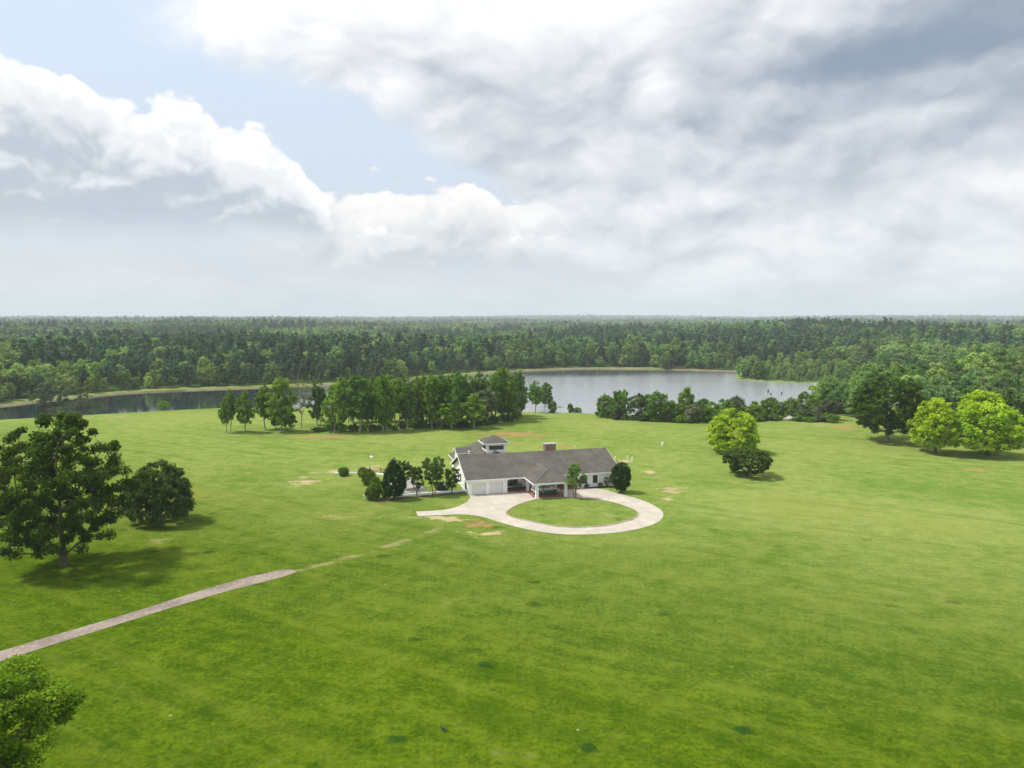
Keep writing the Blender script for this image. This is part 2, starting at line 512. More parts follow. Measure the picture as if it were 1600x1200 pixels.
# patches of bare soil and sand in the lawn: photo box x0,x1,y0,y1, tilt in degrees, kind
PATCHES = [(748, 856, 673.5, 684, 3, 'red'), (868, 902, 695.5, 700.5, 0, 'red'), (790, 832, 690, 693.2, 0, 'red'), (460, 556, 679.8, 685.2, 0, 'red'),
           (453, 494, 746.5, 759, 14, 'sand'), (488, 532, 734.5, 742, 8, 'sand'), (560, 606, 728, 737, -6, 'sand'), (660, 745, 807, 814.5, -8, 'sand'), (560, 690, 805, 811, 0, 'sandthin'), (490, 600, 803, 813, 0, 'sandthin'),
           (718, 768, 812, 824, -25, 'red'), (744, 786, 831, 838, 10, 'sand'), (716, 744, 828, 836, -10, 'sand'), (758, 776, 843, 850, 0, 'sandthin'), (1030, 1067, 761, 770, -10, 'sand'), (1027, 1064, 778, 785, 12, 'sand'),
           (1005, 1024, 734, 742, -10, 'sand'), (1020, 1046, 741, 752, -40, 'sandthin'), (960, 990, 717.5, 722.5, 0, 'sand'), (1300, 1345, 664, 671, 0, 'red'), (1255, 1300, 661, 668, 0, 'sandthin'),
           (236, 270, 836, 851, 0, 'pale'), (20, 40, 842, 856, 0, 'pale'), (463, 540, 892, 873, None, 'pale'), (520, 600, 878, 857, None, 'pale'), (580, 650, 862, 838, None, 'pale'), (640, 700, 842, 820, None, 'pale'), (705, 735, 716, 722, 0, 'sand'), (930, 1000, 657, 660, 0, 'sandthin'), (1505, 1550, 732, 736, 0, 'red'), (942, 972, 799, 808, 10, 'sandthin'), (150, 240, 648, 653, 0, 'sandthin')]


def build_grass():
    m, nt, b, out = new_mat('mown_grass')
    P = pos(nt)
    fine = noise(nt, P, 2.6, 5, 0.65)
    mid = noise(nt, P, 0.32, 5, 0.6)
    big = noise(nt, P, 0.028, 5, 0.55, 0.6)
    huge = noise(nt, mapping(nt, P, scale=(0.35, 1, 1)), 0.012, 3, 0.5)
    # mowing runs: long soft streaks, bending with a low noise
    st1 = noise(nt, mapping(nt, P, rot=(0, 0, math.radians(-32)), scale=(45, 2.6, 1), kind='TEXTURE'), 1.0, 3, 0.5, 0.5)
    st2 = noise(nt, mapping(nt, P, rot=(0, 0, math.radians(52)), scale=(38, 2.2, 1), kind='TEXTURE'), 1.0, 3, 0.5, 0.6)
    st3 = noise(nt, mapping(nt, P, rot=(0, 0, math.radians(-20)), scale=(22, 0.8, 1), kind='TEXTURE'), 1.0, 2, 0.5, 0.8)
    grain = noise(nt, P, 1.05, 4, 0.7)
    sep = nt.nodes.new('ShaderNodeSeparateXYZ'); nt.links.new(P, sep.inputs[0])
    X, Y = S(nt, sep.outputs[0]), S(nt, sep.outputs[1])
    far = (Y + X * 0.42 + (huge - 0.5) * 80.0).step(52, 150)                     # drier pasture grass farther out; X term paints sunlight into the right side
    c1 = mixc(nt, ((mid - 0.5) * 2.0 + (big - 0.5) * 1.3 + (fine - 0.5) * 2.6 + (grain - 0.5) * 2.0 + (st3 - 0.5) * 0.7 + 0.5).clamp(), (0.036, 0.077, 0.003), (0.100, 0.150, 0.007))
    c2 = mixc(nt, ((mid - 0.5) * 1.8 + (big - 0.5) * 1.9 + (fine - 0.5) * 1.5 + (grain - 0.5) * 1.0 + (st3 - 0.5) * 0.45 + 0.5).clamp(), (0.112, 0.192, 0.028), (0.250, 0.292, 0.080))
    c = mixc(nt, far, c1, c2)
    c = mixc(nt, (st1.step(0.5, 0.72) * 0.36 + st2.step(0.52, 0.75) * 0.3).clamp(), c, mixc(nt, far, (0.13, 0.165, 0.018), (0.20, 0.225, 0.05)))
    c = mixc(nt, st1.step(0.46, 0.3) * 0.32, c, mixc(nt, far, (0.035, 0.075, 0.004), (0.08, 0.135, 0.014)))
    c = mixc(nt, big.step(0.56, 0.72) * 0.35, c, (0.17, 0.185, 0.03))
    # rank dark tufts left by the mower
    vo = nt.nodes.new('ShaderNodeTexVoronoi'); vo.inputs['Scale'].default_value = 0.22
    wob = nt.nodes.new('ShaderNodeVectorMath'); wob.operation = 'ADD'
    nz = nt.nodes.new('ShaderNodeTexNoise'); nz.inputs['Scale'].default_value = 1.4; nz.inputs['Detail'].default_value = 3
    nt.links.new(P, nz.inputs['Vector']); nt.links.new(mapping(nt, P, scale=(0.72, 1, 1)), wob.inputs[0]); nt.links.new(nz.outputs['Color'], wob.inputs[1])
    nt.links.new(wob.outputs[0], vo.inputs['Vector'])
    sc = nt.nodes.new('ShaderNodeSeparateColor'); nt.links.new(vo.outputs['Color'], sc.inputs[0])
    rr = S(nt, sc.outputs[0])
    tuft = (1.0 - far * 0.85) * S(nt, vo.outputs['Distance']).step(0.19, 0.06) * rr.step(0.2, 0.5)
    c = mixc(nt, tuft * 0.85, c, (0.016, 0.052, 0.008))
    # small clover heads / litter: pale specks
    vs = nt.nodes.new('ShaderNodeTexVoronoi'); vs.inputs['Scale'].default_value = 0.5; nt.links.new(P, vs.inputs['Vector'])
    s2 = nt.nodes.new('ShaderNodeSeparateColor'); nt.links.new(vs.outputs['Color'], s2.inputs[0])
    speck = S(nt, vs.outputs['Distance']).step(0.075, 0.03) * S(nt, s2.outputs[1]).step(0.90, 0.93)
    c = mixc(nt, speck * 0.75, c, (0.42, 0.42, 0.34))
    # worn pale turf
    worn = mid.step(0.60, 0.72) * big.step(0.42, 0.62)
    c = mixc(nt, worn * 0.4, c, (0.20, 0.185, 0.07))
    # bare patches
    edge = noise(nt, mapping(nt, P, scale=(0.55, 1, 1)), 0.42, 7, 0.68)
    cols = {'red': (0.40, 0.215, 0.11), 'sand': (0.52, 0.41, 0.25), 'sandthin': (0.40, 0.34, 0.17), 'pale': (0.30, 0.28, 0.12)}
    for kind in ('pale', 'sandthin', 'sand', 'red'):
        mask = None
        for x0, x1, y0, y1, tilt, k in PATCHES:
            if k != kind: continue
            c0 = at((x0 + x1) / 2, (y0 + y1) / 2)
            rx = (x1 - x0) / 2 * px_size(c0)
            ry = max(0.6, (at((x0 + x1) / 2, y0) - at((x0 + x1) / 2, y1)).length / 2)
            if tilt is None:                                      # a worn track between two points
                pa, pb = at(x0, y0), at(x1, y1)
                c0 = (pa + pb) / 2; rx, ry, tilt = (pb - pa).length * 0.62, 0.85, math.degrees(math.atan2(pb.y - pa.y, pb.x - pa.x))
            v = mapping(nt, P, loc=(c0.x, c0.y, 0), rot=(0, 0, math.radians(tilt)), scale=(rx, ry, 1e6), kind='TEXTURE')
            ln = nt.nodes.new('ShaderNodeVectorMath'); ln.operation = 'LENGTH'; nt.links.new(v, ln.inputs[0])
            q = (S(nt, ln.outputs['Value']) + (edge - 0.5) * 6.5 + (fine - 0.5) * 3.0).step(0.80, 0.30 if k != 'pale' else 0.0)
            mask = q if mask is None else mask.max(q)
        amt = {'red': 0.85, 'sand': 0.85, 'sandthin': 0.55, 'pale': 0.72}[kind]
        dirt = mixc(nt, (fine * 0.7 + mid * 0.6 - 0.15).clamp(), tuple(v * 0.72 for v in cols[kind]), cols[kind])
        if kind == 'sandthin': mask = mask * fine.step(0.36, 0.62)
        c = mixc(nt, mask * amt, c, dirt)
    # forest floor and, far away, unbroken canopy
    wa = nt.nodes.new('ShaderNodeAttribute'); wa.attribute_name = 'wood'
    fl = mixc(nt, mid, (0.030, 0.055, 0.014), (0.065, 0.105, 0.028))
    cano = mixc(nt, noise(nt, P, 0.03, 8, 0.7), (0.018, 0.04, 0.016), (0.055, 0.09, 0.032))
    fl = mixc(nt, Y.step(1500, 2500), fl, cano)
    c = mixc(nt, S(nt, wa.outputs['Fac']).step(0.3, 0.7), c, fl)
    nt.links.new(c, b.inputs['Base Color'])
    b.inputs['Roughness'].default_value = 0.9; b.inputs['Specular IOR Level'].default_value = 0.0
    bump(nt, b, fine * 0.5 + mid * 0.8 + tuft * 0.7, 0.6, 0.25)
    return m


M['grass'] = build_grass()


def grow_lines(lo, hi, dense, parts):
    """grid lines: dense interval(s) then growing outwards"""
    L = []
    for a, b, s in parts: L += list(np.arange(a, b, s))
    first, last = parts[0][0], parts[-1][1]
    s = parts[-1][2]; v = last
    while v < hi: L.append(v); s *= 1.13; v += s
    L.append(hi)
    s = parts[0][2]; v = first
    while v > lo: s *= 1.13; v -= s; L.append(max(v, lo))
    return np.unique(np.array(L))


gx = grow_lines(-8600, 8600, 0, [(-330, 380, 5.0)])
gy = grow_lines(-400, 9600, 0, [(-100, 170, 15.0), (170, 560, 4.0)])
GX, GY = np.meshgrid(gx, gy)
GZ = height(GX, GY)
nx, ny = len(gx), len(gy)
idx = np.arange(nx * ny).reshape(ny, nx)
quads = np.stack([idx[:-1, :-1], idx[:-1, 1:], idx[1:, 1:], idx[1:, :-1]], -1).reshape(-1, 4)
ground = mesh_np('ground', np.stack([GX, GY, GZ], -1).reshape(-1, 3), quads, M['grass'], smooth=True)
wa = ground.data.attributes.new('wood', 'FLOAT', 'POINT')
wa.data.foreach_set('value', in_wood(GX, GY).astype(np.float32).ravel())
tag(ground, kind='structure')


# ------------------------------------------------------------------ lake
def build_water():
    m, nt, b, out = new_mat('lake_water')
    P = pos(nt)
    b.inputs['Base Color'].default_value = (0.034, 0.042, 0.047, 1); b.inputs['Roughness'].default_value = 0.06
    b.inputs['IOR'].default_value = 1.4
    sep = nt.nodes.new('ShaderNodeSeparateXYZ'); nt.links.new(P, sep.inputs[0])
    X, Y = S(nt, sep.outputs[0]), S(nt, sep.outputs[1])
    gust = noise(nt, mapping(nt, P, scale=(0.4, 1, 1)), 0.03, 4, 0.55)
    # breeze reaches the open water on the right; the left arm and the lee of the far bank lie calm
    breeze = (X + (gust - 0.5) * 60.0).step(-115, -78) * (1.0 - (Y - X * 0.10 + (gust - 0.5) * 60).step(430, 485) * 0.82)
    nt.links.new(mixc(nt, breeze, (0.016, 0.024, 0.030), (0.30, 0.32, 0.35)), b.inputs['Base Color'])   # sky sheen painted pale into the open water's colour; calm water left dark
    w1 = noise(nt, mapping(nt, P, scale=(0.8, 1.6, 1)), 0.9, 3, 0.6)
    w2 = noise(nt, P, 2.4, 3, 0.6)
    amp = 0.015 + breeze * (0.17 + (gust - 0.5) * 0.25).max(0.03)
    bump(nt, b, (w1 + w2 * 0.4) * amp, 1.0, 0.5)
    return m


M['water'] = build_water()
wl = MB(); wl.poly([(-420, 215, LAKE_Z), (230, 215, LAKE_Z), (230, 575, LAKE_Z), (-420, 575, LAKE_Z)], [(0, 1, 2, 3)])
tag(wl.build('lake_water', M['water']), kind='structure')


def build_strip_mat(name, c0, c1, c2, sc=0.4):
    m, nt, b, out = new_mat(name)
    P = pos(nt)
    n = noise(nt, P, sc, 6, 0.65); f = noise(nt, P, sc * 7, 4, 0.6)
    c = mixc(nt, n.step(0.38, 0.62), c0, c1)
    c = mixc(nt, f.step(0.52, 0.7) * 0.7, c, c2)
    nt.links.new(c, b.inputs['Base Color']); b.inputs['Roughness'].default_value = 0.9
    bump(nt, b, f + n, 0.4, 0.1)
    return m


M['bank'] = build_strip_mat('bank_dry_grass', (0.145, 0.13, 0.055), (0.20, 0.175, 0.085), (0.075, 0.105, 0.028), 0.12)
rngb = np.random.default_rng(4)
far_line = []
for i in range(NFAR - 1):
    a, bq = LAKE[i], LAKE[i + 1]
    k = max(2, int(np.hypot(*(bq - a)) / 4))
    for j in range(k): far_line.append(a + (bq - a) * j / k)
far_line = np.array(far_line + [LAKE[NFAR - 1]])
tn = np.gradient(far_line, axis=0); tn /= np.linalg.norm(tn, axis=1)[:, None]
nrm = np.stack([-tn[:, 1], tn[:, 0]], 1)
V, nb = [], len(far_line)
for off, zz in ((-0.8, -0.15), (0.2, 0.25), (1.0, 0.6), (2.3, 0.75), (4.0, 0.3)):
    jit = (vnoise(np.arange(nb) * 0.35, np.zeros(nb) + off, 9) - 0.5) * 1.2
    p = far_line + nrm * (off + jit)[:, None]
    V.append(np.column_stack([p, np.full(nb, LAKE_Z + zz)]))
V = np.concatenate(V)
q = []
for r in range(4):
    for i in range(nb - 1): q.append((r * nb + i, r * nb + i + 1, (r + 1) * nb + i + 1, (r + 1) * nb + i))
tag(mesh_np('lake_bank', V, q, M['bank'], smooth=True), kind='structure')


# ------------------------------------------------------------------ drive, island, old strip of road
def smooth_poly(pts, n=4, closed=True):
    """Catmull-Rom through photo points"""
    P = [np.array(p, float) for p in pts]; N = len(P); outp = []
    rngN = N if closed else N - 1
    for i in range(rngN):
        p0, p1, p2, p3 = (P[(i - 1) % N], P[i], P[(i + 1) % N], P[(i + 2) % N]) if closed else (P[max(i - 1, 0)], P[i], P[i + 1], P[min(i + 2, N - 1)])
        for j in range(n):
            t = j / n
            outp.append(0.5 * ((2 * p1) + (-p0 + p2) * t + (2 * p0 - 5 * p1 + 4 * p2 - p3) * t * t + (-p0 + 3 * p1 - 3 * p2 + p3) * t ** 3))
    if not closed: outp.append(P[-1])
    return outp


def sheet(name, world_pts, z0, z1, mat):
    bm = bmesh.new()
    top = [bm.verts.new((p[0], p[1], z1)) for p in world_pts]
    bot = [bm.verts.new((p[0], p[1], z0)) for p in world_pts]
    f = bm.faces.new(top)
    n = len(top)
    for i in range(n): bm.faces.new((bot[i], bot[(i + 1) % n], top[(i + 1) % n], top[i]))
    bmesh.ops.triangulate(bm, faces=[f])
    bmesh.ops.recalc_face_normals(bm, faces=bm.faces[:])
    me = bpy.data.meshes.new(name); bm.to_mesh(me); bm.free(); me.materials.append(mat)
    o = bpy.data.objects.new(name, me); COL.objects.link(o)
    return tag(o, kind='structure')


def concrete_mat(name, c, joints=True, stain=0.25):
    m, nt, b, out = new_mat(name)
    P = pos(nt)
    n = noise(nt, P, 0.5, 6, 0.6); f = noise(nt, P, 5.0, 4, 0.6)
    col = mixc(nt, n.step(0.35, 0.7), tuple(v * (1 - stain) for v in c), c)
    col = mixc(nt, f.step(0.55, 0.75) * 0.25, col, tuple(v * 0.75 for v in c))
    if joints:
        br = nt.nodes.new('ShaderNodeTexBrick'); br.offset = 0.0
        br.inputs['Scale'].default_value = 1.0; br.inputs['Mortar Size'].default_value = 0.035; br.inputs['Brick Width'].default_value = 4.6; br.inputs['Row Height'].default_value = 4.6
        br.inputs['Color1'].default_value = (1, 1, 1, 1); br.inputs['Color2'].default_value = (0.86, 0.855, 0.85, 1); br.inputs['Mortar'].default_value = (0.62, 0.58, 0.54, 1)
        nt.links.new(mapping(nt, P, rot=(0, 0, math.radians(-15))), br.inputs['Vector'])
        col = mixc(nt, 0.8, col, br.outputs['Color'], 'MULTIPLY')
    nt.links.new(col, b.inputs['Base Color']); b.inputs['Roughness'].default_value = 0.85
    return m


M['concrete'] = concrete_mat('drive_concrete', (0.53, 0.48, 0.40), stain=0.18)
M['kerb'] = concrete_mat('kerb_concrete', (0.47, 0.39, 0.32), False)
M['patio'] = concrete_mat('patio_concrete', (0.36, 0.335, 0.30))
M['old_road'] = build_strip_mat('old_road', (0.175, 0.135, 0.115), (0.27, 0.22, 0.18), (0.42, 0.37, 0.30), 0.35)

drive_a = [(650, 799.5), (680, 798), (702, 795.3), (719, 790), (730.5, 783.5), (734.5, 777)]
drive_b = [(733, 770), (793, 764), (905, 758)]
drive_c = [(905, 762.5), (925, 762.8), (945, 765.3), (960, 769.5), (978, 774.5), (1000, 780.5), (1019, 788.5), (1032, 796.5), (1036.5, 804), (1033, 812), (1020, 819.5), (1000, 825.8), (975, 830.6), (945, 833.8), (910, 835.3), (880, 834.8), (850, 831.8), (820, 826.3), (795, 820), (775, 814), (755, 808), (735, 804.8), (715, 803.6), (690, 804.8), (653, 806.5)]
dp = smooth_poly(drive_a, 4, False) + drive_b + smooth_poly(drive_c, 4, False)
sheet('driveway', [flat_at(*p) for p in dp], -0.1, 0.03, M['concrete'])
isl = [(789.6, 802.5), (795, 796.3), (810.6, 788.4), (837, 780.9), (860, 778.6), (884, 778), (918, 779.4), (955, 784.7), (981, 792.5), (994, 798.3), (998, 803.5), (989, 812), (955, 820.6), (930, 823.6), (902.5, 824.8), (882, 824.3), (863, 822.7), (824, 814.9), (797.5, 808)]
isl_w = [Vector(flat_at(*p)) for p in smooth_poly(isl, 4)]
ic = sum(isl_w, Vector((0, 0))) / len(isl_w)
ring_in = [p + (ic - p).normalized() * 0.17 for p in isl_w]
sheet('lawn_island', [(p.x, p.y) for p in ring_in], 0.0, 0.10, M['grass'])
kb = MB(); nk = len(isl_w)
kv = [(p.x, p.y, 0.0) for p in isl_w] + [(p.x, p.y, 0.15) for p in isl_w] + [(p.x, p.y, 0.15) for p in ring_in] + [(p.x, p.y, 0.02) for p in ring_in]
kf = []
for r in range(3):
    for i in range(nk): kf.append((r * nk + i, r * nk + (i + 1) % nk, (r + 1) * nk + (i + 1) % nk, (r + 1) * nk + i))
kb.poly(kv, kf)
tag(kb.build('island_kerb', M['kerb']), kind='structure')
road_px = [(-260, 1102), (-130, 1058), (0, 1018), (60, 1000), (130, 979.5), (215, 954.5), (300, 927), (380, 903.5), (440, 890.2), (456, 890), (464, 893.5), (440, 902), (350, 925), (250, 955), (150, 986.5), (60, 1014.5), (0, 1034), (-130, 1078), (-260, 1126)]
rp = [flat_at(*p) for p in [tuple(np.array(road_px[i]) * (1 - j / 6) + np.array(road_px[(i + 1) % len(road_px)]) * j / 6) for i in range(len(road_px)) for j in range(6)]]
rp = [(x + 0.0 * (vnoise(np.array(x * 1.3), np.array(y * 1.3), 3) - 0.5), y + 0.12 * (vnoise(np.array(x * 1.1), np.array(y * 1.1), 8) - 0.5)) for x, y in rp]
sheet('old_road_strip', [(float(a), float(b)) for a, b in rp], -0.1, 0.02, M['old_road'])

# ------------------------------------------------------------------ house
def build_roof_mat():
    m, nt, b, out = new_mat('asphalt_shingle')
    P = pos(nt, True)
    n = noise(nt, P, 0.45, 6, 0.6); f = noise(nt, P, 9.0, 4, 0.7)
    br = nt.nodes.new('ShaderNodeTexBrick'); br.inputs['Scale'].default_value = 1.0
    br.inputs['Brick Width'].default_value = 0.34; br.inputs['Row Height'].default_value = 0.15; br.inputs['Mortar Size'].default_value = 0.012
    br.inputs['Color1'].default_value = (1, 1, 1, 1); br.inputs['Color2'].default_value = (0.74, 0.72, 0.70, 1); br.inputs['Mortar'].default_value = (0.55, 0.53, 0.5, 1)
    nt.links.new(mapping(nt, P, scale=(1, 0.9, 1)), br.inputs['Vector'])
    c = mixc(nt, n.step(0.3, 0.7), (0.094, 0.086, 0.074), (0.138, 0.127, 0.110))
    c = mixc(nt, f.step(0.45, 0.75) * 0.5, c, (0.19, 0.176, 0.153))
    c = mixc(nt, 0.7, c, br.outputs['Color'], 'MULTIPLY')
    nt.links.new(c, b.inputs['Base Color']); b.inputs['Roughness'].default_value = 0.9; b.inputs['Specular IOR Level'].default_value = 0.2
    bump(nt, b, f, 0.4, 0.02)
    return m


def build_brick_mat(name, c1, c2, mortar):
    m, nt, b, out = new_mat(name)
    P = pos(nt, True)
    br = nt.nodes.new('ShaderNodeTexBrick'); br.inputs['Scale'].default_value = 1.0
    br.inputs['Brick Width'].default_value = 0.24; br.inputs['Row Height'].default_value = 0.085; br.inputs['Mortar Size'].default_value = 0.012
    br.inputs['Color1'].default_value = (*c1, 1); br.inputs['Color2'].default_value = (*c2, 1); br.inputs['Mortar'].default_value = (*mortar, 1)
    # mix the axes so that faces in all directions show courses
    sp = nt.nodes.new('ShaderNodeSeparateXYZ'); nt.links.new(P, sp.inputs[0])
    cb = nt.nodes.new('ShaderNodeCombineXYZ')
    X, Y, Z = (S(nt, sp.outputs[i]) for i in range(3))
    nt.links.new((X + Y * 0.3).k, cb.inputs[0]); nt.links.new((Z + Y).k, cb.inputs[1])
    nt.links.new(cb.outputs[0], br.inputs['Vector'])
    n = noise(nt, P, 1.3, 5, 0.6)
    c = mixc(nt, n.step(0.35, 0.7) * 0.55, br.outputs['Color'], tuple(v * 0.5 for v in c1))
    nt.links.new(c, b.inputs['Base Color']); b.inputs['Roughness'].default_value = 0.85
    return m


M['roof'] = build_roof_mat()
M['brick'] = build_brick_mat('chimney_brick', (0.30, 0.17, 0.105), (0.22, 0.12, 0.08), (0.33, 0.27, 0.22))
M['paver'] = build_brick_mat('porch_brick', (0.34, 0.135, 0.075), (0.27, 0.10, 0.06), (0.30, 0.2, 0.15))
M['white'] = simple('white_paint', (0.90, 0.905, 0.90), 0.6, 0.05, 0.8, bmp=0.1)
M['trim'] = simple('white_trim', (0.86, 0.86, 0.85), 0.5, 0.04, 2.0)
M['garage'] = simple('garage_panel', (0.77, 0.76, 0.745), 0.45, 0.04, 1.5)
M['glass'], nt_, b_, _o = new_mat('window_glass')
b_.inputs['Base Color'].default_value = (0.02, 0.028, 0.03, 1); b_.inputs['Roughness'].default_value = 0.06; b_.inputs['Specular IOR Level'].default_value = 0.7
M['dark_frame'] = simple('dark_frame', (0.03, 0.028, 0.026), 0.5)
M['cap'] = simple('chimney_cap', (0.38, 0.38, 0.36), 0.8)
M['vent'] = simple('vent_metal', (0.75, 0.76, 0.77), 0.4)
M['wood'] = simple('weathered_wood', (0.17, 0.105, 0.06), 0.8, 0.35, 6.0)
M['green_paint'] = simple('green_paint', (0.035, 0.13, 0.075), 0.5, 0.25, 5.0)
M['green_dark'] = simple('dark_green_slats', (0.012, 0.05, 0.035), 0.6, 0.25, 5.0)
M['black_iron'] = simple('black_iron', (0.02, 0.02, 0.022), 0.5)
M['white_plastic'] = simple('white_plastic', (0.82, 0.82, 0.80), 0.45, 0.08, 3.0)
M['orange'] = simple('orange_rim', (0.6, 0.09, 0.04), 0.5)
M['soil'] = simple('mulch', (0.10, 0.055, 0.032), 0.95, 0.4, 3.0)
M['stone'] = simple('pale_stone', (0.45, 0.42, 0.38), 0.9, 0.3, 4.0, bmp=0.5)

o0 = flat_at(732.3, 773.8)
ANG = math.radians(15.2)
HOUSE_LOC = (o0[0], o0[1], 0.03)
house = empty('house', HOUSE_LOC, ANG, 'long white single storey house with grey shingle roof, two garage doors and a roof tower', 'house')


def house_pt(u, v, z=0.0):
    return Vector((o0[0] + u * math.cos(ANG) - v * math.sin(ANG), o0[1] + u * math.sin(ANG) + v * math.cos(ANG), z + 0.03))


L, DEP, WT, RZ = 28.0, 14.0, 2.75, 5.70
w = MB()
for a, b in ((0, 0.6), (3.05, 3.75), (6.2, 7.0)): w.box(a, b, 0, 0.25, 0, 2.0)
w.box(0, 7.0, 0, 0.25, 2.0, WT)
w.box(7.0 - 0.25, 7.0, 0.25, 2.4, 0, WT)                      # porch end walls and back wall
w.box(6.75, 19.65, 2.4, 2.65, 0, WT)
w.box(19.4, 19.65, 0.25, 2.4, 0, WT)
w.box(19.4, L, 0, 0.25, 0, WT)                                # right front
for x0, x1 in ((0, 0.25), (L - 0.25, L)):                     # gable ends
    w.prism([(0.25, 0), (DEP - 0.25, 0), (DEP - 0.25, WT), (DEP / 2, RZ - 0.12), (0.25, WT)], 'x', x0, x1)
w.box(0, L, DEP - 0.25, DEP, 0, WT)
w.build('wall', M['white'], house)


def chevron_roof(x0, x1, ye0, yr, ye1, ze, zr, th):
    m = MB()
    m.prism([(ye0, ze), (yr, zr), (ye1, ze), (ye1, ze - th), (yr, zr - th), (ye0, ze - th)], 'x', x0, x1)
    return m


OV = 0.62
SL = (RZ - WT) / (DEP / 2)
ZE = WT + 0.08 - OV * SL * 0.3
roof = chevron_roof(-OV, L + OV, -OV, DEP / 2, DEP + OV, ZE, RZ + 0.12, 0.16).build('roof', M['roof'], house)
f = MB()
f.box(-OV, L + OV, -OV - 0.04, -OV, ZE - 0.24, ZE - 0.015)     # eave boards
f.box(-OV, L + OV, DEP + OV, DEP + OV + 0.04, ZE - 0.24, ZE - 0.015)
for x0, x1 in ((-OV - 0.04, -OV), (L + OV, L + OV + 0.04)):    # rake boards
    f.prism([(-OV, ZE - 0.012), (DEP / 2, RZ + 0.108), (DEP + OV, ZE - 0.012), (DEP + OV, ZE - 0.27), (DEP / 2, RZ - 0.15), (-OV, ZE - 0.27)], 'x', x0, x1)
f.build('fascia', M['trim'], house)
s = MB(); s.box(-OV + 0.02, 9.9, -OV + 0.02, -0.01, ZE - 0.22, ZE - 0.18); s.box(17.0, L + OV - 0.02, -OV + 0.02, -0.01, ZE - 0.22, ZE - 0.18)
s.box(7.01, 19.39, 0.3, 2.39, WT - 0.08, WT - 0.03)
s.build('soffit', M['trim'], house)
# small cricket and vents behind the ridge
v_ = MB(); v_.tube((1.9, 8.6, 5.0), (1.9, 8.6, 6.05), 0.16, 0.16, 10).tube((1.9, 8.6, 6.05), (1.9, 8.6, 6.18), 0.26, 0.2, 10)
v_.build('roof_vent', M['vent'], house)
v_ = MB(); v_.tube((22.8, 8.4, 5.1), (22.8, 8.4, 6.05), 0.09, 0.09, 8).tube((22.8, 8.4, 6.05), (22.8, 8.4, 6.15), 0.16, 0.16, 8)
v_.build('roof_vent', M['vent'], house)
for x0, x1 in ((0.6, 3.05), (3.75, 6.2)):
    g = MB()
    for r in range(4):
        for c in range(4):
            wv = (x1 - x0 - 0.04) / 4
            g.box(x0 + 0.02 + c * wv + 0.015, x0 + 0.02 + (c + 1) * wv - 0.015, 0.19, 0.21, r * 0.5 + 0.02, r * 0.5 + 0.485)
    g.box(x0 + 0.01, x1 - 0.01, 0.21, 0.25, 0.0, 1.99)
    g.build('garage_door', M['garage'], house)


def window(parent, x0, x1, z0, z1, y, axis='x', bars=1, sgn=-1):
    """window on a wall face; axis is the direction the wall runs in"""
    fr, fw = MB(), 0.09
    def bx(m, a0, a1, c0, c1, d0, d1):
        lo, hi = sorted((y + sgn * d0, y + sgn * d1))
        if axis == 'x': m.box(a0, a1, lo, hi, c0, c1)
        else: m.box(lo, hi, a0, a1, c0, c1)
    bx(fr, x0, x1, z0, z0 + fw, 0, 0.05); bx(fr, x0, x1, z1 - fw, z1, 0, 0.05)
    bx(fr, x0, x0 + fw, z0 + fw, z1 - fw, 0, 0.05); bx(fr, x1 - fw, x1, z0 + fw, z1 - fw, 0, 0.05)
    for k in range(bars):
        c = x0 + (x1 - x0) * (k + 1) / (bars + 1)
        bx(fr, c - 0.03, c + 0.03, z0 + fw, z1 - fw, 0, 0.04)
    o = fr.build('window', M['dark_frame'], parent)
    gl = MB(); bx(gl, x0 + fw, x1 - fw, z0 + fw, z1 - fw, 0.002, 0.02)
    gl.build('pane', M['glass'], o)
    return o


window(house, 7.5, 9.6, 0.55, 2.35, 2.4, bars=1)
window(house, 12.4, 13.4, 0.05, 2.1, 2.4, bars=0)
window(house, 20.7, 22.1, 0.75, 2.15, 0.0, bars=1)
window(house, 23.2, 24.1, 0.75, 2.15, 0.0, bars=0)
window(house, 26.6, 27.5, 0.6, 2.15, 0.0, bars=0)
window(house, 2.2, 3.2, 0.4, 2.2, 0.0, axis='y', bars=0)
window(house, 6.6, 7.4, 0.9, 2.3, 0.0, axis='y', bars=0)
window(house, 8.6, 9.4, 0.9, 2.3, 0.0, axis='y', bars=0)
for a in (22.55, 26.25):
    tr = MB(); tr.tube((a, -0.05, 0.1), (a, -0.05, 2.5), 0.045, 0.045, 6)
    tr.build('downpipe', M['trim'], house)


def arch_pts(x0, x1, z_spring, rise, ztop, n=14):
    p = [(x0, ztop), (x0, z_spring)]
    for i in range(1, n):
        t = i / n; a = math.pi * (1 - t)
        p.append(((x0 + x1) / 2 + (x1 - x0) / 2 * math.cos(a), z_spring + rise * math.sin(a)))
    return p + [(x1, z_spring), (x1, ztop)]


def arch(m, x0, x1, zs, rise, ztop, axis, a, b):
    """arch spandrel built as a row of quads so that the concave outline stays clean"""
    pts = arch_pts(x0, x1, zs, rise, ztop)[1:-1]
    for (xa, za), (xb, zb) in zip(pts, pts[1:]):
        if xb - xa < 1e-4: continue
        m.prism([(xa, za), (xb, zb), (xb, ztop), (xa, ztop)], axis, a, b)


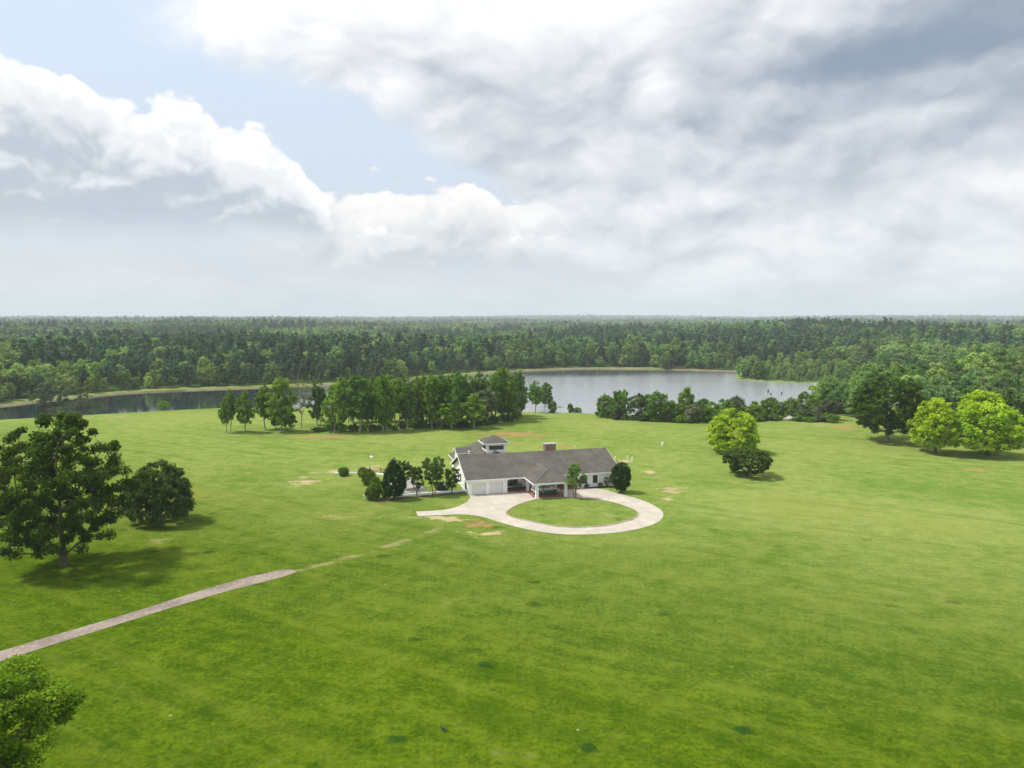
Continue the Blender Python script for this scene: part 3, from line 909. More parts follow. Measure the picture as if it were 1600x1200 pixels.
# porch: arch beside the garage, pillars, carport with a hipped roof
PX0, PX1, PY0 = 10.55, 16.25, -5.75
ar = MB(); arch(ar, 7.0, PX0, 2.05, 0.42, WT - 0.05, 'y', 0.02, 0.3)
ar.box(PX0 + 0.5, 19.4, 0.05, 0.3, 2.35, WT - 0.05)
ar.build('porch_arch', M['white'], house)
for x, y in ((PX0, PY0), (PX1 - 0.5, PY0), (PX0, -0.18), (PX1 - 0.5, -0.18)):
    p = MB(); p.box(x, x + 0.5, y, y + 0.5, 0, 2.45); p.box(x - 0.05, x + 0.55, y - 0.05, y + 0.55, 0, 0.12)
    p.box(x - 0.04, x + 0.54, y - 0.04, y + 0.54, 2.2, 2.28)
    p.build('pillar', M['white'], house, bevel=0.015)
ca = MB()
arch(ca, PX0 + 0.5, PX1 - 0.5, 2.1, 0.35, 2.62, 'y', PY0 + 0.06, PY0 + 0.42)
for x in (PX0, PX1 - 0.5): arch(ca, PY0 + 0.5, -0.18, 2.1, 0.35, 2.62, 'x', x + 0.06, x + 0.42)
for x, y in ((PX0, PY0), (PX1 - 0.5, PY0)): ca.box(x + 0.03, x + 0.47, y + 0.03, y + 0.47, 2.45, 2.62)
ca.build('carport_arch', M['white'], house)
cx0, cx1, cy0, ce = PX0 - 0.62, PX1 + 1.0, PY0 - 0.62, 2.80
cxm, hw = (cx0 + cx1) / 2, (cx1 - cx0) / 2
cr = ce + hw * 0.41
ybk, yrb = 0.0, (cr - ZE) / ((RZ + 0.12 - ZE) / (DEP / 2 + OV)) - OV + 0.25
rf = MB()
rf.poly([(cx0, cy0, ce), (cx1, cy0, ce), (cx1, -0.55, ce), (cxm, yrb, cr), (cx0, -0.55, ce), (cxm, cy0 + hw, cr),
         (cx0, cy0, ce - 0.1), (cx1, cy0, ce - 0.1), (cx1, -0.55, ce - 0.1), (cx0, -0.55, ce - 0.1)],
        [(0, 1, 5), (1, 2, 3, 5), (0, 5, 3, 4), (6, 9, 8, 7), (0, 6, 7, 1), (1, 7, 8, 2), (0, 4, 9, 6), (4, 3, 2, 8, 9)])
rf.build('carport_roof', M['roof'], house)
M['ridge'] = simple('ridge_shingle', (0.19, 0.175, 0.155), 0.9, 0.3, 3.0)
rc_ = MB()
for a_, b_ in (((cxm, yrb, cr + 0.01), (cxm, cy0 + hw, cr + 0.01)), ((cxm, cy0 + hw, cr + 0.01), (cx0 + 0.05, cy0 + 0.05, ce + 0.01)), ((cxm, cy0 + hw, cr + 0.01), (cx1 - 0.05, cy0 + 0.05, ce + 0.01))): rc_.tube(a_, b_, 0.09, 0.09, 6)
rc_.build('ridge_cap', M['ridge'], house)
f = MB()
f.box(cx0 - 0.04, cx1 + 0.04, cy0 - 0.04, cy0, ce - 0.30, ce + 0.0)
f.box(cx0 - 0.04, cx0, cy0, -0.64, ce - 0.24, ce - 0.02); f.box(cx1, cx1 + 0.04, cy0, -0.64, ce - 0.24, ce - 0.02)
f.box(cx0 + 0.02, cx1 - 0.02, cy0 + 0.02, -0.66, ce - 0.17, ce - 0.12)
f.build('carport_fascia', M['trim'], house)
fl = MB(); fl.box(7.02, 19.38, 0.02, 2.39, -0.03, 0.1); fl.box(PX0 - 0.1, PX1 + 0.1, PY0 - 0.1, 0.01, -0.03, 0.05)
fl.box(16.4, 20.6, -0.5, 0.0, -0.03, 0.07)
fl.build('brick_floor', M['paver'], house)
st = MB(); st.box(7.02, 12.3, 2.37, 2.395, 0.1, 0.32); st.box(13.5, 19.3, 2.37, 2.395, 0.1, 0.32)
st.build('brick_skirting', M['paver'], house)

# roof tower with a band of windows
tx0, tx1, ty0, ty1 = 5.2, 8.95, 8.5, 12.2
t_ = MB(); t_.box(tx0, tx1, ty0, ty1, 4.2, 7.45)
t_.build('tower_wall', M['white'], house)
m_ = MB(); o_ = 0.62
xa, xb, ya, yb, ze = tx0 - o_, tx1 + o_, ty0 - o_, ty1 + o_, 7.5
m_.poly([(xa, ya, ze), (xb, ya, ze), (xb, yb, ze), (xa, yb, ze), ((xa + xb) / 2, (ya + yb) / 2, ze + 1.2)], [(0, 1, 4), (1, 2, 4), (2, 3, 4), (3, 0, 4), (3, 2, 1, 0)])
m_.build('tower_roof', M['roof'], house)
f = MB(); f.box(xa - .04, xb + .04, ya - .04, ya, ze - 0.2, ze + 0.0); f.box(xa - .04, xb + .04, yb, yb + .04, ze - 0.2, ze)
f.box(xa - .04, xa, ya, yb, ze - 0.2, ze); f.box(xb, xb + .04, ya, yb, ze - 0.2, ze); f.box(xa + 0.02, xb - 0.02, ya + 0.02, yb - 0.02, ze - 0.14, ze - 0.09)
f.build('tower_fascia', M['trim'], house)
window(house, tx0 + 0.5, tx1 - 0.45, 6.2, 6.95, ty0, bars=5)
window(house, ty0 + 0.5, ty1 - 0.5, 6.2, 6.95, tx0, axis='y', bars=4)
k_ = MB(); k_.poly([(5.9, 7.0, RZ + 0.1), (7.7, 7.0, RZ + 0.1), (6.8, 6.9, RZ + 0.42), (5.9, 8.48, 5.3), (7.7, 8.48, 5.3), (6.8, 8.48, RZ + 0.42)],
                   [(0, 1, 2), (0, 2, 5, 3), (1, 4, 5, 2), (0, 3, 4, 1), (3, 5, 4)])
k_.build('cricket', M['roof'], house)
# chimney
ch = MB(); ch.box(16.6, 18.75, 8.0, 9.3, 4.6, 6.8)
cho = ch.build('chimney', M['brick'], house)
cp = MB(); cp.box(16.5, 18.85, 7.9, 9.4, 6.8, 6.93)
cp.build('chimney_cap', M['cap'], cho)
# rear wing with a hipped roof and a gabled dormer facing the garden
rw = MB()
rw.box(1.3, 1.55, 14.0, 22.9, 0, WT); rw.box(9.75, 10.0, 14.0, 22.9, 0, WT); rw.box(1.3, 10.0, 22.9, 23.15, 0, WT)
rw.build('wing_wall', M['white'], house)
r2 = MB(); x0, x1, y1, zz, zr = 0.68, 10.6, 23.75, 2.85, 6.15
xm = (x0 + x1) / 2
r2.poly([(x0, 12.5, zz), (x1, 12.5, zz), (x1, y1, zz), (x0, y1, zz), (xm, 8.6, zr), (xm, 18.7, zr), (x0, 8.6, zz), (x1, 8.6, zz)],
        [(6, 3, 5, 4), (7, 4, 5, 2), (2, 5, 3), (6, 7, 2, 3), (6, 4, 7)])
r2.build('wing_roof', M['roof'], house)
f = MB(); f.box(x0 - .04, x0, 14.7, y1, zz - 0.2, zz - 0.01); f.box(x1, x1 + .04, 14.7, y1, zz - 0.2, zz - 0.01); f.box(x0 - .04, x1 + .04, y1, y1 + .04, zz - 0.2, zz - 0.01)
f.build('wing_fascia', M['trim'], house)
d = MB(); d.prism([(15.2, 3.0), (18.6, 3.0), (18.6, 4.72), (16.9, 5.32), (15.2, 4.72)], 'x', 1.1, 4.2)
d.build('dormer_wall', M['white'], house)
dr = MB(); dr.prism([(14.75, 4.66), (16.9, 5.44), (19.05, 4.66), (19.05, 4.56), (16.9, 5.34), (14.75, 4.56)], 'x', 0.7, 5.4)
dr.build('dormer_roof', M['roof'], house)
f = MB(); f.box(0.7, 4.6, 14.71, 14.75, 4.48, 4.64)
f.prism([(14.75, 4.64), (16.9, 5.42), (19.05, 4.64), (19.05, 4.46), (16.9, 5.24), (14.75, 4.46)], 'x', 0.66, 0.7)
f.build('dormer_fascia', M['trim'], house)

# ------------------------------------------------------------------ car in the carport (white pickup-like estate, nose to the right)
M['car_white'], nt_, b_, _o = new_mat('car_white')
b_.inputs['Base Color'].default_value = (0.78, 0.79, 0.80, 1); b_.inputs['Roughness'].default_value = 0.25; b_.inputs['Coat Weight'].default_value = 0.6
M['tyre'] = simple('tyre_rubber', (0.018, 0.018, 0.018), 0.85)
M['alloy'] = simple('alloy', (0.42, 0.42, 0.43), 0.35, metallic=0.8)
M['tail_lamp'] = simple('tail_lamp', (0.35, 0.012, 0.012), 0.3)
M['head_lamp'] = simple('head_lamp', (0.7, 0.7, 0.68), 0.15)
M['plate'] = simple('bumper_grey', (0.12, 0.12, 0.125), 0.6)
cl = house_pt(13.35, -2.35)
cl.z = 0.08
car = empty('parked_car', cl, ANG, 'white sport utility vehicle parked under the carport roof behind the wooden swing', 'car')
prof = [(-2.38, 0.42), (-2.42, 0.75), (-2.36, 1.02), (-2.22, 1.62), (-2.02, 1.74), (-0.3, 1.76), (0.15, 1.70), (0.98, 1.14), (1.95, 1.03), (2.28, 0.88), (2.36, 0.55), (2.30, 0.36)]
# arched wheel cut-outs along the bottom line
def wheel_arc(c, r=0.44): return [(c + r * math.cos(a), 0.36 + r * math.sin(a)) for a in [math.pi * i / 8 for i in range(9)]]
outline = prof + wheel_arc(1.42) + wheel_arc(-1.42)
bm = bmesh.new()
def car_ring(y, s):
    return [bm.verts.new((px_, y * (1 - 0.20 * max(0, (pz - 1.02) / 0.74)) , pz if pz > 0.9 or s else pz)) for px_, pz in outline]
R0, R1 = car_ring(-0.93, 0), car_ring(0.93, 0)
n = len(R0)
fa = bm.faces.new(R0); fb = bm.faces.new(R1[::-1])
for i in range(n): bm.faces.new((R0[(i + 1) % n], R0[i], R1[i], R1[(i + 1) % n]))
bmesh.ops.triangulate(bm, faces=[fa, fb])
bmesh.ops.recalc_face_normals(bm, faces=bm.faces[:])
me = bpy.data.meshes.new('body'); bm.to_mesh(me); bm.free(); me.materials.append(M['car_white'])
body = bpy.data.objects.new('body', me); COL.objects.link(body); body.parent = car
bv = body.modifiers.new('bevel', 'BEVEL'); bv.width = 0.05; bv.segments = 3; bv.limit_method = 'ANGLE'; bv.angle_limit = math.radians(35)
for sgn in (-1, 1):
    y0 = sgn * 0.935
    def yy(z): return y0 * (1 - 0.20 * max(0, (z - 1.02) / 0.74)) + sgn * 0.012
    for pts in ([(-2.08, 1.16), (-1.98, 1.62), (-1.18, 1.64), (-1.18, 1.16)], [(-1.08, 1.16), (-1.08, 1.64), (-0.22, 1.65), (-0.22, 1.16)], [(-0.12, 1.16), (-0.12, 1.64), (0.1, 1.62), (0.72, 1.2), (0.70, 1.16)]):
        g = MB(); k = len(pts)
        g.poly([(a, yy(z), z) for a, z in pts] + [(a, yy(z) - sgn * 0.03, z) for a, z in pts],
               [tuple(range(k)), tuple(range(2 * k - 1, k - 1, -1))] + [(i, (i + 1) % k, k + (i + 1) % k, k + i) for i in range(k)])
        g.build('side_window', M['glass'], car)
    for c in (1.42, -1.42):
        wh = MB(); wh.lathe([(0.24, -0.11), (0.33, -0.12), (0.365, -0.08), (0.365, 0.08), (0.33, 0.12), (0.24, 0.11)], (c, sgn * 0.84, 0.365), 20, 'y')
        who = wh.build('wheel', M['tyre'], car, smooth=False)
        ri = MB(); ri.lathe([(0.05, sgn * 0.125), (0.22, sgn * 0.122), (0.24, sgn * 0.10)], (c, sgn * 0.84, 0.365), 16, 'y')
        ri.build('rim', M['alloy'], who)
    h = MB(); h.box(2.2, 2.34, sgn * 0.74 - 0.14, sgn * 0.74 + 0.14, 0.70, 0.86); h.build('headlight', M['head_lamp'], car, bevel=0.02)
    h = MB(); h.box(-2.43, -2.3, sgn * 0.80 - 0.11, sgn * 0.80 + 0.11, 0.95, 1.25); h.build('tail_light', M['tail_lamp'], car, bevel=0.02)
    h = MB(); h.box(0.52, 0.70, sgn * 1.0 - 0.09, sgn * 1.0 + 0.09, 1.13, 1.27); h.build('wing_mirror', M['car_white'], car, bevel=0.03)
ws = MB(); ws.poly([(0.24, -0.72, 1.66), (0.24, 0.72, 1.66), (0.96, 0.86, 1.175), (0.96, -0.86, 1.175), (0.22, -0.72, 1.63), (0.22, 0.72, 1.63), (0.92, 0.86, 1.15), (0.92, -0.86, 1.15)], [(0, 1, 2, 3), (7, 6, 5, 4), (0, 4, 5, 1), (1, 5, 6, 2), (2, 6, 7, 3), (3, 7, 4, 0)])
ws.build('windscreen', M['glass'], car)
for x0_, x1_, z0_ in ((2.24, 2.40, 0.36), (-2.45, -2.34, 0.42)):
    bp = MB(); bp.box(x0_, x1_, -0.8, 0.8, z0_, z0_ + 0.15); bp.build('bumper', M['plate'], car, bevel=0.03)

# wooden A-frame swing at the front of the carport
sl = house_pt(13.45, -4.75); sl.z = 0.08
swing = empty('garden_swing', sl, ANG, 'brown timber A-frame garden swing with dark green seat under the carport', 'garden swing')
fr = MB()
for sx in (-1.35, 1.35):
    for sy in (-0.75, 0.75): fr.tube((sx, sy, 0), (sx, sy * 0.12, 2.02), 0.065, 0.065, 6)
    fr.tube((sx, -0.5, 0.65), (sx, 0.5, 0.65), 0.05, 0.05, 6)
fr.tube((-1.6, 0, 2.03), (1.6, 0, 2.03), 0.075, 0.075, 6)
fr.build('frame', M['wood'], swing)
se = MB()
for i in range(5): se.box(-0.95, 0.95, -0.36 + i * 0.13, -0.26 + i * 0.13, 0.42, 0.45)
se.build('seat', M['green_dark'], swing)
ba = MB()
for i in range(9): ba.prism([(0.30, 0.45), (0.33, 0.45), (0.47, 1.0), (0.44, 1.0)], 'x', -0.95 + i * 0.215, -0.78 + i * 0.215)
ba.build('backrest', M['green_dark'], swing)
for sx in (-0.95, 0.95):
    a = MB(); a.box(sx - 0.04, sx + 0.04, -0.36, 0.34, 0.64, 0.68); a.box(sx - 0.03, sx + 0.03, -0.34, -0.29, 0.45, 0.64); a.build('armrest', M['green_dark'], swing)
    c = MB(); c.tube((sx, -0.3, 0.66), (sx * 1.05, 0, 2.0), 0.012, 0.012, 5).tube((sx, 0.36, 0.7), (sx * 1.05, 0, 2.0), 0.012, 0.012, 5); c.build('chain', M['black_iron'], swing)

# green bench on the porch
bl = house_pt(9.25, 1.25); bl.z = 0.13
bench = empty('garden_bench', bl, ANG, 'green slatted bench on the brick porch beside the garage', 'bench')
b_ = MB()
for i in range(4): b_.box(-0.85, 0.85, -0.25 + i * 0.13, -0.15 + i * 0.13, 0.42, 0.46)
b_.build('seat', M['green_paint'], bench)
b_ = MB()
for i in range(5): b_.prism([(0.26 + 0.02 * i, 0.5 + i * 0.115), (0.29 + 0.02 * i, 0.5 + i * 0.115), (0.308 + 0.02 * i, 0.60 + i * 0.115), (0.278 + 0.02 * i, 0.60 + i * 0.115)], 'x', -0.85, 0.85)
b_.build('backrest', M['green_paint'], bench)
for sx in (-0.8, 0.8):
    b_ = MB(); b_.box(sx - 0.04, sx + 0.04, -0.26, -0.18, 0, 0.66); b_.box(sx - 0.04, sx + 0.04, 0.22, 0.30, 0, 0.95); b_.box(sx - 0.05, sx + 0.05, -0.27, 0.24, 0.66, 0.70)
    b_.build('leg', M['green_paint'], bench)

# ------------------------------------------------------------------ garden structures left of the house
def wall_run(name, pts_px, h, th, mat, label, cat):
    pts = [Vector(flat_at(*p)) for p in pts_px]
    m = MB()
    for a, b in zip(pts, pts[1:]):
        d = (b - a).normalized(); nn = Vector((-d.y, d.x)) * th / 2
        a2 = a - d * th / 2
        m.poly([(*(a2 + nn), -0.1), (*(b + nn), -0.1), (*(b - nn), -0.1), (*(a2 - nn), -0.1), (*(a2 + nn), h), (*(b + nn), h), (*(b - nn), h), (*(a2 - nn), h)],
               [(0, 3, 2, 1), (4, 5, 6, 7), (0, 1, 5, 4), (1, 2, 6, 5), (2, 3, 7, 6), (3, 0, 4, 7)])
    return tag(m.build(name, mat), label, cat)


wall_run('garden_wall', [(734, 767.2), (690, 770.3), (655, 773.0), (621, 776.2)], 0.32, 0.3, M['white'], 'low white garden wall running from the garage corner to the dark egg-shaped evergreen', 'low wall')
wall_run('garden_wall', [(619.5, 773.2), (611, 756), (603.5, 743.2), (588, 741.2)], 0.3, 0.3, M['white'], 'low white garden wall at the left edge of the fenced patio, behind the row of bushes', 'low wall')
wall_run('garden_wall', [(566, 740.4), (545, 740.2), (523, 741.3)], 0.3, 0.3, M['white'], 'short white wall end between the round shrub and the bush row', 'low wall')
sheet('patio', [flat_at(*p) for p in [(628, 771.5), (626, 766), (634, 752), (641, 746.5), (648, 746.5), (655, 756), (669.5, 768.3)]], -0.1, 0.04, M['patio'])
sheet('garden_bed', [flat_at(*p) for p in smooth_poly([(585, 784), (600, 779), (622, 777.2), (660, 774.6), (700, 771.2), (733, 768.3), (734, 770), (702, 773.5), (660, 776.8), (625, 780), (600, 785)], 3)], -0.1, 0.02, M['soil'])
sheet('house_bed', [(lambda q: (q.x, q.y))(house_pt(*p)) for p in [(20.7, 0.0), (L, 0.0), (L + 0.4, -0.4), (L - 0.3, -1.7), (25.6, -1.25), (22.5, -0.75)]], -0.05, 0.06, M['soil'])


def iron_fence(pts_px, label, h=1.25):
    root = empty('iron_fence', (*flat_at(*pts_px[0]), 0), 0, label, 'fence')
    base = Vector(flat_at(*pts_px[0]))
    pts = [Vector(flat_at(*p)) - base for p in pts_px]
    rails = MB(); pick = MB()
    for a, b in zip(pts, pts[1:]):
        ln = (b - a).length; d = (b - a) / ln
        for z in (0.18, h - 0.12): rails.tube((*a, z), (*b, z), 0.022, 0.022, 5)
        k = int(ln / 0.14)
        for i in range(1, k): q = a + d * (ln * i / k); pick.tube((*q, 0.18), (*q, h - 0.05), 0.009, 0.009, 4)
        kp = max(1, round(ln / 2.4))
        for i in range(kp + (1 if b is pts[-1] else 0)):
            q = a + d * (ln * i / kp)
            MB().box(q.x - 0.04, q.x + 0.04, q.y - 0.04, q.y + 0.04, 0, h + 0.05).build('post', M['black_iron'], root)
    rails.build('rail', M['black_iron'], root); pick.build('picket_panel', M['black_iron'], root)


iron_fence([(731, 766.4), (690, 769.2), (655, 771.8), (630, 773.8)], 'black iron picket fence standing behind the low white garden wall')
iron_fence([(604.5, 743.5), (595, 740.3), (577, 738.3)], 'short black iron fence behind the bushes at the back of the patio')

# basketball hoop
hp = Vector(flat_at(697.5, 768.5))
hoop = empty('basketball_hoop', (*hp, 0), math.radians(8), 'basketball hoop with white backboard in front of the dark shrub by the gable', 'basketball hoop')
MB().tube((0, 0.25, 0), (0, 0.25, 2.0), 0.06, 0.06, 8).build('pole', M['black_iron'], hoop)
MB().box(-0.52, 0.52, 0.1, 0.14, 1.05, 1.75).build('backboard', M['white_plastic'], hoop)
MB().box(-0.2, 0.2, 0.085, 0.10, 1.17, 1.44).box(-0.17, 0.17, 0.083, 0.10, 1.20, 1.41).build('target_mark', M['vent'], hoop)
rm = MB()
for i in range(14):
    a0, a1 = 2 * math.pi * i / 14, 2 * math.pi * (i + 1) / 14
    rm.tube((0.22 * math.cos(a0), -0.16 + 0.22 * math.sin(a0), 1.12), (0.22 * math.cos(a1), -0.16 + 0.22 * math.sin(a1), 1.12), 0.02, 0.02, 4)
rm.build('rim', M['orange'], hoop)
nt2 = MB()
for i in range(10):
    a0, a1 = 2 * math.pi * i / 10, 2 * math.pi * (i + 0.6) / 10
    nt2.tube((0.22 * math.cos(a0), -0.16 + 0.22 * math.sin(a0), 1.11), (0.13 * math.cos(a1), -0.16 + 0.13 * math.sin(a1), 0.74), 0.009, 0.009, 3)
nt2.build('net', M['white_plastic'], hoop)

# birdhouse on a pole
bp_ = Vector(flat_at(580.6, 732.5))
bh = empty('birdhouse', (*bp_, 0), 0.3, 'white gourd shaped birdhouse on a tall white pole beyond the bushes', 'birdhouse')
k = px_size(Vector((*bp_, 0)))
MB().tube((0, 0, 0), (0, 0, 15 * k), 0.07, 0.055, 8).build('pole', M['white_plastic'], bh)
MB().lathe([(0.06, 15 * k), (0.22, 15 * k + 0.02), (0.30, 15 * k + 0.15), (0.31, 15 * k + 0.42), (0.26, 15 * k + 0.58), (0.36, 15 * k + 0.60), (0.05, 15 * k + 0.78)], n=12).build('nest_box', M['white_plastic'], bh)
for i in range(4):
    a = i * math.pi / 2
    MB().tube((0.29 * math.cos(a), 0.29 * math.sin(a), 15 * k + 0.3), (0.325 * math.cos(a), 0.325 * math.sin(a), 15 * k + 0.3), 0.06, 0.06, 8).build('entrance_hole', M['black_iron'], bh)

# white marker posts
def marker(px, py, h_px, w, label, group=None, cap=True):
    p = Vector(flat_at(px, py)); k = px_size(Vector((*p, 0)))
    r = empty('marker_post', (*p, 0), 0.2, label, 'post', group)
    h = h_px * k
    MB().box(-w / 2, w / 2, -w / 2, w / 2, 0, h).build('shaft', M['white_plastic'], r, bevel=0.02)
    if cap: MB().poly([(-w * .6, -w * .6, h), (w * .6, -w * .6, h), (w * .6, w * .6, h), (-w * .6, w * .6, h), (0, 0, h + w * .6)], [(0, 3, 2, 1), (0, 1, 4), (1, 2, 4), (2, 3, 4), (3, 0, 4)]).build('cap', M['white_plastic'], r)


marker(568.8, 781, 7, 0.24, 'short thick white post on the lawn left of the largest bush')
GP = 'white posts around the sand bed'
marker(961.2, 721.6, 8, 0.22, 'white post at the left end of the sand bed beyond the house gable', GP)
marker(980.3, 719.6, 7.5, 0.17, 'slim white post at the back of the sand bed beyond the house', GP)
marker(988, 722.2, 7.5, 0.24, 'white post at the right end of the sand bed beyond the house', GP)
marker(968.5, 719.6, 2, 0.15, 'low white stub standing in the sand bed beyond the house', GP, False)
p = Vector(flat_at(1035.2, 696.5)); k = px_size(Vector((*p, 0)))
tb = empty('barrel', (*p, 0), 0, 'small white barrel alone on the grass beyond the house', 'barrel')
MB().lathe([(0.24, 0), (0.30, 0.05), (0.33, 0.4), (0.33, 0.68), (0.30, 0.7)], n=14).build('drum', M['white_plastic'], tb)
MB().lathe([(0.35, 0.68), (0.36, 0.76), (0.1, 0.80)], n=14).build('lid', M['white_plastic'], tb)

# ------------------------------------------------------------------ trees
def tubes(P0, P1, R0, R1, n=5):
    """frustums for many segments at once"""
    P0, P1 = np.asarray(P0, float), np.asarray(P1, float)
    d = P1 - P0; ln = np.linalg.norm(d, axis=1, keepdims=True); d = d / np.maximum(ln, 1e-6)
    ref = np.where(np.abs(d[:, 2:3]) > 0.9, np.array([[1.0, 0, 0]]), np.array([[0, 0, 1.0]]))
    u = np.cross(d, ref); u /= np.linalg.norm(u, axis=1, keepdims=True); w_ = np.cross(d, u)
    a = np.arange(n) * 2 * math.pi / n
    ring = u[:, None, :] * np.cos(a)[None, :, None] + w_[:, None, :] * np.sin(a)[None, :, None]
    A = P0[:, None, :] + ring * np.asarray(R0)[:, None, None]
    B = P1[:, None, :] + ring * np.asarray(R1)[:, None, None]
    V = np.concatenate([A, B], 1).reshape(-1, 3)
    m = len(P0); i = np.arange(n)
    q = np.stack([i, (i + 1) % n, n + (i + 1) % n, n + i], 1)
    Q = (np.arange(m)[:, None, None] * 2 * n + q[None]).reshape(-1, 4)
    return V, Q


def leaves(rng, C, RC, n_each, size, squash, up=0.4, aspect=1.5, bias=None, clump_t=None, fill=0.55):
    """leaf-sized quads spread through clumps with centres C and radii RC"""
    m = len(C)
    N = m * n_each
    ci = np.repeat(np.arange(m), n_each)
    dr = rng.normal(size=(N, 3)); dr /= np.linalg.norm(dr, axis=1, keepdims=True)
    rad = rng.random(N) ** fill
    off = dr * rad[:, None] * RC[ci][:, None]; off[:, 2] *= squash
    p = C[ci] + off
    nrm = dr * 0.7 + rng.normal(size=(N, 3)) * 0.55 + np.array([0, 0, up])
    nrm /= np.linalg.norm(nrm, axis=1, keepdims=True)
    t = np.cross(nrm, rng.normal(size=(N, 3))); t /= np.linalg.norm(t, axis=1, keepdims=True)
    b = np.cross(nrm, t)
    s = size * (0.65 + 0.7 * rng.random(N))[:, None]
    a1 = t * s * aspect * 0.5; b1 = b * s * 0.5
    bend = nrm * s * 0.16
    V = np.stack([p - a1, p + b1 * 1.0 - bend * 0.0 + a1 * 0.05, p + a1 - bend, p - b1], 1).reshape(-1, 3)
    Q = np.arange(N * 4).reshape(-1, 4)
    ct = rng.random(m) if clump_t is None else clump_t
    tint = np.clip(0.5 + (ct[ci] - 0.5) * 0.75 + (rng.random(N) - 0.5) * 0.55, 0, 1)
    return V, Q, np.repeat(tint, 4)


PROFILES = {
    'round': lambda t: np.sqrt(np.clip(1 - (2 * t - 0.95) ** 2 / 1.0, 0.02, 1)),
    'oak': lambda t: np.interp(t, [0, .08, .25, .45, .62, .8, .92, 1], [.48, .68, .92, 1, .97, .84, .62, .3]),
    'spread': lambda t: np.interp(t, [0, .15, .4, .6, .8, .92, 1], [.85, 1, .98, .88, .68, .45, .15]),
    'column': lambda t: np.interp(t, [0, .1, .3, .5, .7, .88, 1], [.45, .8, 1, .95, .8, .55, .2]),
    'pine': lambda t: np.interp(t, [0, .15, .4, .65, .85, 1], [.55, .9, 1, .8, .5, .1]),
    'egg': lambda t: np.interp(t, [0, .1, .28, .5, .7, .88, 1], [.55, .85, 1, .9, .66, .34, .08]),
    'drum': lambda t: np.interp(t, [0, .1, .3, .6, .85, .95, 1], [.5, .78, 1, 1, .82, .5, .2]),
    'vase': lambda t: np.interp(t, [0, .2, .5, .75, .92, 1], [.45, .7, .95, 1, .7, .3]),
    'flat': lambda t: np.interp(t, [0, .2, .5, .8, 1], [.6, .85, 1, .92, .5]),
}


